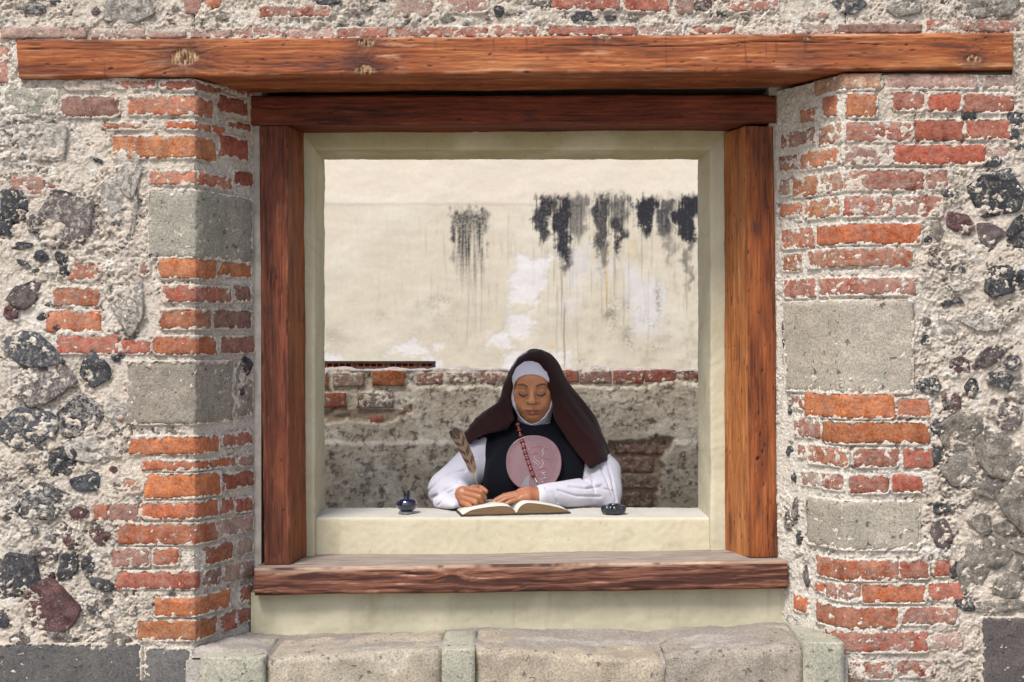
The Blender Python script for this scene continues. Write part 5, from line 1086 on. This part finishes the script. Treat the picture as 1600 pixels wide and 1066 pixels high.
# veil
L_ = Field((-0.22, 0.70, 0.96), (0.40, 1.12, 1.44), 0.0028)
L_.ell((0.080, 0.905, 1.318), (0.092, 0.118, 0.108), 0.0)
L_.cone((0.082, 0.925, 1.29), (0.262, 0.910, 1.065), 0.096, 0.092, 0.05); L_.cone((0.080, 0.93, 1.28), (-0.075, 0.92, 1.075), 0.085, 0.090, 0.04); L_.cone((0.03, 0.92, 1.11), (-0.105, 0.915, 1.085), 0.085, 0.085, 0.03)
L_.cone((0.150, 0.850, 1.20), (0.272, 0.815, 1.02), 0.050, 0.058, 0.05); L_.cone((0.085, 0.96, 1.25), (0.085, 0.98, 1.0), 0.10, 0.15, 0.05)
L_.cone((0.02, 0.86, 1.15), (-0.09, 0.875, 1.075), 0.040, 0.045, 0.04)
OUT = [(733, 694), (723, 677), (735, 661), (749, 647), (768, 641), (778, 628), (786, 608), (796, 584), (814, 560), (830, 549), (846, 545.5), (860, 552), (874, 567), (898, 608), (926, 652), (945, 688), (957, 713), (920, 732)]
OPEN = [(820, 563.5), (832, 561.5), (844, 567), (851, 578), (856, 591), (863, 611), (867.6, 632), (868, 650), (871, 660), (885, 684), (901, 708), (921, 733), (921, 820), (720, 820), (733, 695), (762, 679), (787, 670), (804, 656), (801, 640), (797, 625), (799.5, 610), (804, 590), (809, 575)]
L_.prism(poly(OUT), 0.010, 'int'); L_.prism(poly(OPEN, 0.80), 0.003, 'sub', -9, 0.90)
V, Q = L_.mesh(); V = fold(V, Q, 0.0080, (13, 6, 3.0), 71, 0.70); V = fold(V, Q, 0.0035, (28, 14, 6), 75, 0.6)
add('veil', smooth_mesh(V, Q, 2, 0.5), Q, M_VEIL, person)
# skirt of the habit, down to the courtyard floor
mb = MB(); prof = [(0.20, 0.84), (0.21, 0.70), (0.235, 0.50), (0.25, 0.25), (0.26, 0.0), (0.10, 0.0)]
mb.lathe(prof, (0.085, 0.955, 0.065), 40); mb.build('skirt', M_BLACK, person, True)
def chest(px, py):
    """depth of the scapular's front where the photo shows px, py"""
    y = 0.75
    for _ in range(3):
        x_, z_ = W(px, py, y); d = np.hypot(SV[:, 0] - x_, SV[:, 2] - z_); m = d < 0.009
        if m.any(): y = SV[m, 1].min()
    return y
# ------------------------------------------------------------------ rosary, badge, quill, book, inkwells
M_BEAD = mat_plain('red_wood_bead', (0.165, 0.022, 0.015), 0.32, 0.5, coat=0.3, var=0.25); M_SILVER = mat_plain('silver', (0.75, 0.72, 0.68), 0.25, 0.5, metal=1)
ros = empty('rosary', P3(822, 760, 0.72), 'red bead rosary hanging across the pink oval badge', 'rosary')
bp = [(808.9, 663.6), (811.4, 672.2), (813.4, 680.6), (815.7, 689.6), (818.2, 698.6), (820.9, 707.6), (823.7, 716.4), (826.6, 725.0), (829.5, 733.7), (832.5, 742.0)]
BY = []
for px, py in bp: BY.append(chest(px, py))
# badge
M_PINK = mat_plain('pink_shell', (0.180, 0.088, 0.092), 0.24, 0.5, coat=0.5, var=0.16); M_PALE = mat_plain('pale_relief', (0.42, 0.32, 0.315), 0.35, 0.5, var=0.1); M_ROSE = mat_plain('rose_relief', (0.34, 0.12, 0.13), 0.4, 0.5); M_GREY = mat_plain('grey_lavender', (0.20, 0.185, 0.205), 0.4, 0.5, var=0.1)
bc = P3(834, 724, 0.722); tilt = math.radians(14); kk = (0.722 - CAMY) / F
bdg = empty('oval_badge', bc - np.array((0, 0, 0.09)), 'glossy pink oval badge worn on the black chest', 'badge')
def onb(px, py, lift=0.0):
    u = (px - 834) * kk; w = -(py - 724) * kk; r2 = (u / (43 * kk)) ** 2 + (w / (44 * kk)) ** 2; dome = 0.006 * max(0, 1 - r2)
    return bc + np.array((u, math.sin(tilt) * w - (dome + lift) * math.cos(tilt), math.cos(tilt) * w + (dome + lift) * math.sin(tilt)))
V = []; n = 64; rings = [(1.0, -0.005), (1.02, -0.003), (1.02, 0.0008), (1.0, 0.0022), (0.975, 0.0016), (0.93, 0.0004), (0.8, 0), (0.6, 0), (0.35, 0), (0.12, 0)]
def ovl(t): e = 2 / 2.15; cx, sy = math.cos(t), math.sin(t); return math.copysign(abs(cx) ** e, cx), math.copysign(abs(sy) ** e, sy)
for r, l in rings:
    for k in range(n):
        a, b = ovl(2 * math.pi * k / n); V.append(onb(834 + 42.5 * r * a * (1 + 0.03 * b), 724 - 43.5 * r * b, l))
Fq = [(j * n + k, j * n + (k + 1) % n, (j + 1) * n + (k + 1) % n, (j + 1) * n + k) for j in range(len(rings) - 1) for k in range(n)]; V.append(onb(834, 724)); c0 = len(V) - 1
Fq += [((len(rings) - 1) * n + k, (len(rings) - 1) * n + (k + 1) % n, c0) for k in range(n)] + [tuple(range(n))[::-1]]
add('plate', np.array(V), Fq, M_PINK, bdg)
def strokes(name, lines, mat, w):
    for ln in lines:
        pts = np.array(ln, float); t = np.linspace(0, len(pts) - 1, max(6, 4 * len(pts))); P = np.stack([np.interp(t, range(len(pts)), pts[:, 0]), np.interp(t, range(len(pts)), pts[:, 1])], 1)
        MB().tube([onb(a, b, 0.0008) for a, b in P], [w * kk * (0.5 + 0.6 * math.sin(math.pi * i / (len(P) - 1))) for i in range(len(P))], 6).build(name, mat, bdg, True)
strokes('pale_mark', [[(850, 701), (847, 706), (850, 709), (846, 713)], [(834, 713), (836, 719), (841, 722), (846, 726)], [(832, 720), (837, 724), (842, 729)], [(846, 718), (849, 724), (847, 730), (842, 732)], [(846, 738), (850, 742), (853, 745)], [(848, 739), (853, 739)], [(826, 700), (827, 704)], [(843, 748), (848, 751)], [(845, 752), (850, 755)], [(848, 749), (854, 746)]], M_PALE, 0.75)
strokes('rose_mark', [[(828, 711), (834, 709), (840, 708)], [(845, 714), (851, 716), (856, 718)], [(838, 736), (846, 732), (855, 731)], [(842, 740), (838, 746), (834, 752)], [(830, 700), (838, 697), (845, 698)], [(851, 700), (856, 702)]], M_ROSE, 0.8)
MB().quadbox([onb(812, 764, 0.0004), onb(826, 764, 0.0004), onb(827, 742, 0.0004), onb(821, 746, 0.0004), onb(812, 764, -0.003), onb(826, 764, -0.003), onb(827, 742, -0.003), onb(821, 746, -0.003)]).build('grey_mark', M_GREY, bdg)
for a in (20, 38, 56, 74, 95, 112, 135, 160, 185, 205, 335, 350, 5):
    m = MB(); p = onb(834 + 37 * math.cos(math.radians(a)), 724 - 38 * math.sin(math.radians(a)), 0.0006)
    m.lathe([(0.0002, -0.0012), (0.0016, -0.0008), (0.0018, 0), (0.0014, 0.001), (0.0002, 0.0014)], p, 8).build('stud', M_PALE, bdg, True)
# beads lie on the chest and over the badge
prev = None; bead0 = None; sp0 = None
def ball(r, n=14): return [(max(1e-4, r * math.sin(t)), -r * math.cos(t)) for t in np.linspace(0.02, math.pi - 0.02, n)]
for (px, py), y in zip(bp, BY):
    ys = y - 0.008
    if py > 684: ys = min(ys, onb(px, py)[1] - 0.0075)
    p = P3(px, py, ys)
    if bead0 is None: bead0 = MB().lathe(ball(0.0082), (0, 0, 0), 18).build('bead', M_BEAD, ros, True, base=np.zeros(3)); o = bead0
    else: o = bead0.copy(); COL.objects.link(o); o.parent = ros
    o.location = p - np.array(ros.location)
    if prev is not None:
        if sp0 is None: sp0 = MB().lathe(ball(0.0030, 8), (0, 0, 0), 10).build('spacer', M_SILVER, ros, True, base=np.zeros(3)); s_ = sp0
        else: s_ = sp0.copy(); COL.objects.link(s_); s_.parent = ros
        s_.location = (p + prev) / 2 - np.array(ros.location)
    prev = p
e0 = P3(834.5, 746.5, prev[1] if False else onb(834, 746)[1] - 0.004); e1 = onb(842.5, 759, 0.003)
MB().tube([lerp(e0, e1, t) for t in (0, .25, .45, .55, .65, .8, 1)], [0.0012, 0.0014, 0.0026, 0.0034, 0.0026, 0.0014, 0.0008], 8).build('pendant', M_SILVER, ros, True)

# book
def ledge_z(y): return 0.8652 + (y - 0.482) / (0.71 - 0.482) * 0.0086
ang = math.radians(10.5); bo = np.array((0.0145, 0.5345)); bu = np.array((math.cos(ang), math.sin(ang))); bv = np.array((-math.sin(ang), math.cos(ang)))
def bk(u, v, w): p = bo + bu * u + bv * v; return (p[0], p[1], ledge_z(p[1]) + 0.0014 + w)
book = empty('open_book', bk(0, 0.08, 0), 'open old book with brown page edges under the writing hand', 'book')
M_COVER = mat_plain('dark_leather', (0.030, 0.022, 0.018), 0.5, 0.4, var=0.2)
def mat_pages():
    m, nt, b = newmat('aged_page_edges'); N = NT(nt); tc = N.n('ShaderNodeTexCoord'); mp = N.n('ShaderNodeMapping'); mp.inputs['Scale'].default_value = (3, 3, 260); N.l(tc.outputs['Object'], mp.inputs[0])
    n = N.noise(mp.outputs[0], 5, 3, 0.6); N.l(N.ramp(n, 0.3, 0.7, (0.09, 0.05, 0.024, 1), (0.22, 0.14, 0.07, 1)), b.inputs['Base Color']); b.inputs['Roughness'].default_value = 0.85
    N.l(N.bump(n, 0.5, 0.002), b.inputs['Normal']); return m
M_EDGE = mat_pages(); M_PAGE = mat_plain('page', (0.50, 0.475, 0.42), 0.8, 0.2, var=0.04); M_LEAF = mat_plain('cream_leaf', (0.52, 0.43, 0.28), 0.8, 0.2, var=0.1)
DV = 0.165
for s, lab in ((-1, 0), (1, 0)):
    a, b_ = (-0.188, -0.004) if s < 0 else (0.004, 0.186)
    MB().quadbox([bk(a, -0.004, 0), bk(b_, -0.004, 0), bk(b_, -0.004, 0.0035), bk(a, -0.004, 0.0035), bk(a, DV, 0), bk(b_, DV, 0), bk(b_, DV, 0.0035), bk(a, DV, 0.0035)]).build('cover', M_COVER, book)
MB().quadbox([bk(-0.005, -0.003, 0.0002), bk(0.005, -0.003, 0.0002), bk(0.005, -0.003, 0.003), bk(-0.005, -0.003, 0.003), bk(-0.005, DV, 0.0002), bk(0.005, DV, 0.0002), bk(0.005, DV, 0.003), bk(-0.005, DV, 0.003)]).build('spine', M_COVER, book)
def block(cu, cw, skew):
    t = np.linspace(0, len(cu) - 1, 30); u = np.interp(t, range(len(cu)), cu); w = np.interp(t, range(len(cu)), cw)
    for _ in range(2): w[1:-1] = (w[:-2] + 2 * w[1:-1] + w[2:]) / 4; u[1:-1] = (u[:-2] + 2 * u[1:-1] + u[2:]) / 4
    m = MB(); n = len(u)
    for v in (0, DV - 0.008):
        m.V += [bk(u[i], v, 0.0038 + w[i]) for i in range(n)] + [bk(u[i], v, 0.0037) for i in range(n)]
    m.F += [(i, n + i, n + i + 1, i + 1) for i in range(n - 1)] + [(2*n + i + 1, 3*n + i + 1, 3*n + i, 2*n + i) for i in range(n - 1)] + [(0, 2*n, 3*n, n), (n - 1, 2*n - 1, 4*n - 1, 3*n - 1)]
    m.build('page_block', M_EDGE, book)
    p = MB()
    for dz in (0.0, 0.0012):
        for v in (-0.001, DV / 2, DV - 0.007): p.V += [bk(u[i], v, 0.0042 + w[i] + dz) for i in range(n)]
    for j in range(2): p.F += [(3*n + j*n + i, 3*n + j*n + i + 1, 3*n + (j+1)*n + i + 1, 3*n + (j+1)*n + i) for i in range(n - 1)] + [(j*n + i + 1, j*n + i, (j+1)*n + i, (j+1)*n + i + 1) for i in range(n - 1)]
    p.F += [(i, i + 1, 3*n + i + 1, 3*n + i) for i in range(n - 1)] + [(2*n + i + 1, 2*n + i, 5*n + i, 5*n + i + 1) for i in range(n - 1)]
    return p, u, w
p, _, _ = block([-0.182, -0.170, -0.155, -0.130, -0.090, -0.050, -0.020, -0.008, -0.001], [0.0002, 0.006, 0.0145, 0.0195, 0.0245, 0.0265, 0.0235, 0.013, 0.002], 0); p.build('page', M_PAGE, book, True)
p, _, _ = block([0.001, 0.008, 0.018, 0.034, 0.060, 0.100, 0.140, 0.172, 0.181], [0.002, 0.017, 0.0265, 0.0345, 0.0325, 0.0265, 0.0175, 0.007, 0.0002], 0); p.build('page', M_PAGE, book, True)

# quill
M_FEATH = mat_col('barred_feather', 0.75, 300, 0.12, 0.4, 0.002, 0.25); M_SHAFT = mat_plain('quill_shaft', (0.20, 0.145, 0.10), 0.4, 0.5)
qu = empty('quill_pen', P3(756, 788, 0.60), 'brown barred feather quill held upright in the writing hand', 'quill')
sp = np.array([(757.5, 791.5), (750, 771), (745.5, 757), (741, 742), (734, 722), (725, 702), (716, 686), (708, 675)]); dep = np.array([0.592, 0.596, 0.602, 0.608, 0.616, 0.622, 0.626, 0.630])
t = np.linspace(0, 7, 60); sx = np.interp(t, range(8), sp[:, 0]); sy = np.interp(t, range(8), sp[:, 1]); sd = np.interp(t, range(8), dep)
for _ in range(6): sx[1:-1] = (sx[:-2] + sx[1:-1] * 2 + sx[2:]) / 4; sy[1:-1] = (sy[:-2] + sy[1:-1] * 2 + sy[2:]) / 4
MB().tube([P3(a, b, d - 0.001) for a, b, d in zip(sx, sy, sd)], list(np.interp(np.linspace(0, 1, 60), [0, .05, .3, .7, 1], [0.0006, 0.0016, 0.0020, 0.0012, 0.0005])), 8).build('shaft', M_SHAFT, qu, True)
nu_, nv_ = 90, 25; tt = np.linspace(2.15, 7, nu_); VX = []; cc = []
fx = np.interp(tt, t, sx); fy = np.interp(tt, t, sy); fd = np.interp(tt, t, sd); tx = np.gradient(fx); ty_ = np.gradient(fy); ln = np.hypot(tx, ty_); nx_, ny_ = -ty_ / ln, tx / ln
lw = np.interp(tt, [2.15, 2.6, 3.2, 4.2, 5.4, 6.3, 6.8, 7], [0.8, 3.0, 6.0, 7.6, 8.0, 7.8, 6.0, 2.5]); rw = np.interp(tt, [2.15, 2.6, 3.2, 4.2, 5.4, 6.3, 6.8, 7], [0.8, 3.5, 7.0, 9.5, 10.2, 10.2, 8.5, 4.0])
for i in range(nu_):
    for j in range(nv_):
        a = -1 + 2 * j / (nv_ - 1); off = a * (rw[i] if a > 0 else lw[i]); sweep = 5.0 * abs(a)
        ii = min(nu_ - 1, max(0, i)); barb = 0.25 * math.sin(i * 1.9 + j) * abs(a)
        px = fx[ii] + nx_[ii] * off + tx[ii] / ln[ii] * (sweep + barb * 3); py = fy[ii] + ny_[ii] * off + ty_[ii] / ln[ii] * (sweep + barb * 3)
        VX.append(P3(px, py, fd[ii] + 0.006 * a * a * (1 if a > 0 else -0.6) + 0.0012 * math.sin(i * 2.4)))
        cc.append((i, a, tt[i]))
VX = np.array(VX); cc = np.array(cc); s_ = cc[:, 2] * 5.0 - np.abs(cc[:, 1]) * 1.2 + 0.35 * perlin2(cc[:, 2] * 3, cc[:, 1] * 2, 9); bar = sstep(-0.2, 0.4, np.sin(s_ * 1.7))
col = mixc(np.array((0.165, 0.108, 0.072)), np.broadcast_to((0.028, 0.018, 0.014), (len(cc), 3)), bar * (0.85 - 0.2 * sstep(0.2, 1, cc[:, 1])))
col = mixc(col, np.broadcast_to((0.045, 0.032, 0.028), col.shape), sstep(5.9, 6.6, cc[:, 2])); col = mixc(col, np.broadcast_to((0.48, 0.42, 0.35), col.shape), sstep(3.6, 2.5, cc[:, 2]) * 0.75)
V2 = np.concatenate([VX, VX + np.array((0, 0.0010, 0))]); f1 = gridfaces(nu_, nv_); f2 = f1[:, ::-1] + len(VX); idx = np.arange(nu_ * nv_).reshape(nu_, nv_); ring = np.concatenate([idx[0], idx[1:, -1], idx[-1, ::-1][1:], idx[::-1, 0][1:-1]]); r2 = np.roll(ring, -1)
add('vane', V2, np.concatenate([f1, f2, np.stack([ring, r2, r2 + len(VX), ring + len(VX)], 1)]), M_FEATH, qu, np.concatenate([col, col]))

# ink bottle
M_GLASS = mat_plain('dark_blue_glass', (0.003, 0.006, 0.024), 0.06, 0.6, coat=1.0); M_CAP = mat_plain('black_stopper', (0.010, 0.009, 0.011), 0.3, 0.5)
mg, nt, bsdf = newmat('clear_glass'); bsdf.inputs['Base Color'].default_value = (0.8, 0.83, 0.82, 1); bsdf.inputs['Roughness'].default_value = 0.05; bsdf.inputs['Transmission Weight'].default_value = 0.9
ip = P3(635.5, 803, 0.575); ip[2] = ledge_z(0.575) + 0.0005; k = (0.575 - CAMY) / F
ink = empty('ink_bottle', ip, 'round squat dark blue ink bottle with a black neck on the ledge', 'ink bottle')
hb_ = 3.2 * k
MB().lathe([(12.2 * k, 0), (13.3 * k, 0.8 * k), (12.6 * k, 2.2 * k), (9.5 * k, 3.4 * k)], ip, 40).build('base', mg, ink, True)
pr = [(8 * k, 2.6 * k)] + [(16.6 * k * math.cos(a) ** 0.8, 14.0 * k + 11.4 * k * math.sin(a)) for a in np.linspace(-1.15, 1.05, 22)] + [(6.0 * k, 24.8 * k), (5.4 * k, 26 * k)]
MB().lathe(pr, ip, 48).build('glass_body', M_GLASS, ink, True)
MB().lathe([(5.0 * k, 24.5 * k), (5.3 * k, 25 * k), (5.2 * k, 35.4 * k), (4.6 * k, 36 * k), (0.5 * k, 36.1 * k)], ip, 32).build('stopper', M_CAP, ink, True)
# low lobed inkwell at the right
ip = P3(959, 800, 0.56); ip[2] = ledge_z(0.56) + 0.0006; k = (0.56 - CAMY) / F
well = empty('lobed_inkwell', ip, 'low black lobed glass inkwell on the ledge beside the white sleeve', 'inkwell')
n = 72; prof = [(0.10, 0.001), (0.72, 0.0), (0.88, 1.2), (0.96, 4.0), (0.99, 8.0), (0.95, 11.4), (0.84, 13.2), (0.70, 13.8), (0.60, 13.2), (0.55, 10.5), (0.10, 10.0)]
V = []; Fq = []
for r, h in prof:
    for j in range(n):
        a = 2 * math.pi * j / n; lob = 1 - 0.20 * abs(math.cos(3.5 * a + 0.5)) ** 3 * min(1, r * 1.2); V.append((ip[0] + 20.5 * k * r * lob * math.cos(a), ip[1] + 16 * k * r * lob * math.sin(a), ip[2] + h * k))
for i in range(len(prof) - 1):
    for j in range(n): j2 = (j + 1) % n; Fq.append((i*n + j, i*n + j2, (i+1)*n + j2, (i+1)*n + j))
Fq.append(tuple(range(n))[::-1]); Fq.append(tuple((len(prof) - 1) * n + j for j in range(n)))
M_BGL = mat_plain('black_glass', (0.006, 0.008, 0.016), 0.10, 0.6, coat=0.6)
add('bowl', np.array(V), Fq, M_BGL, well)
m = MB(); m.lathe([(7.0 * k, 13.0 * k), (8.4 * k, 13.2 * k), (8.6 * k, 15.6 * k), (7.0 * k, 16.4 * k), (0.5 * k, 16.6 * k)], ip, 36).build('lid', M_BGL, well, True)
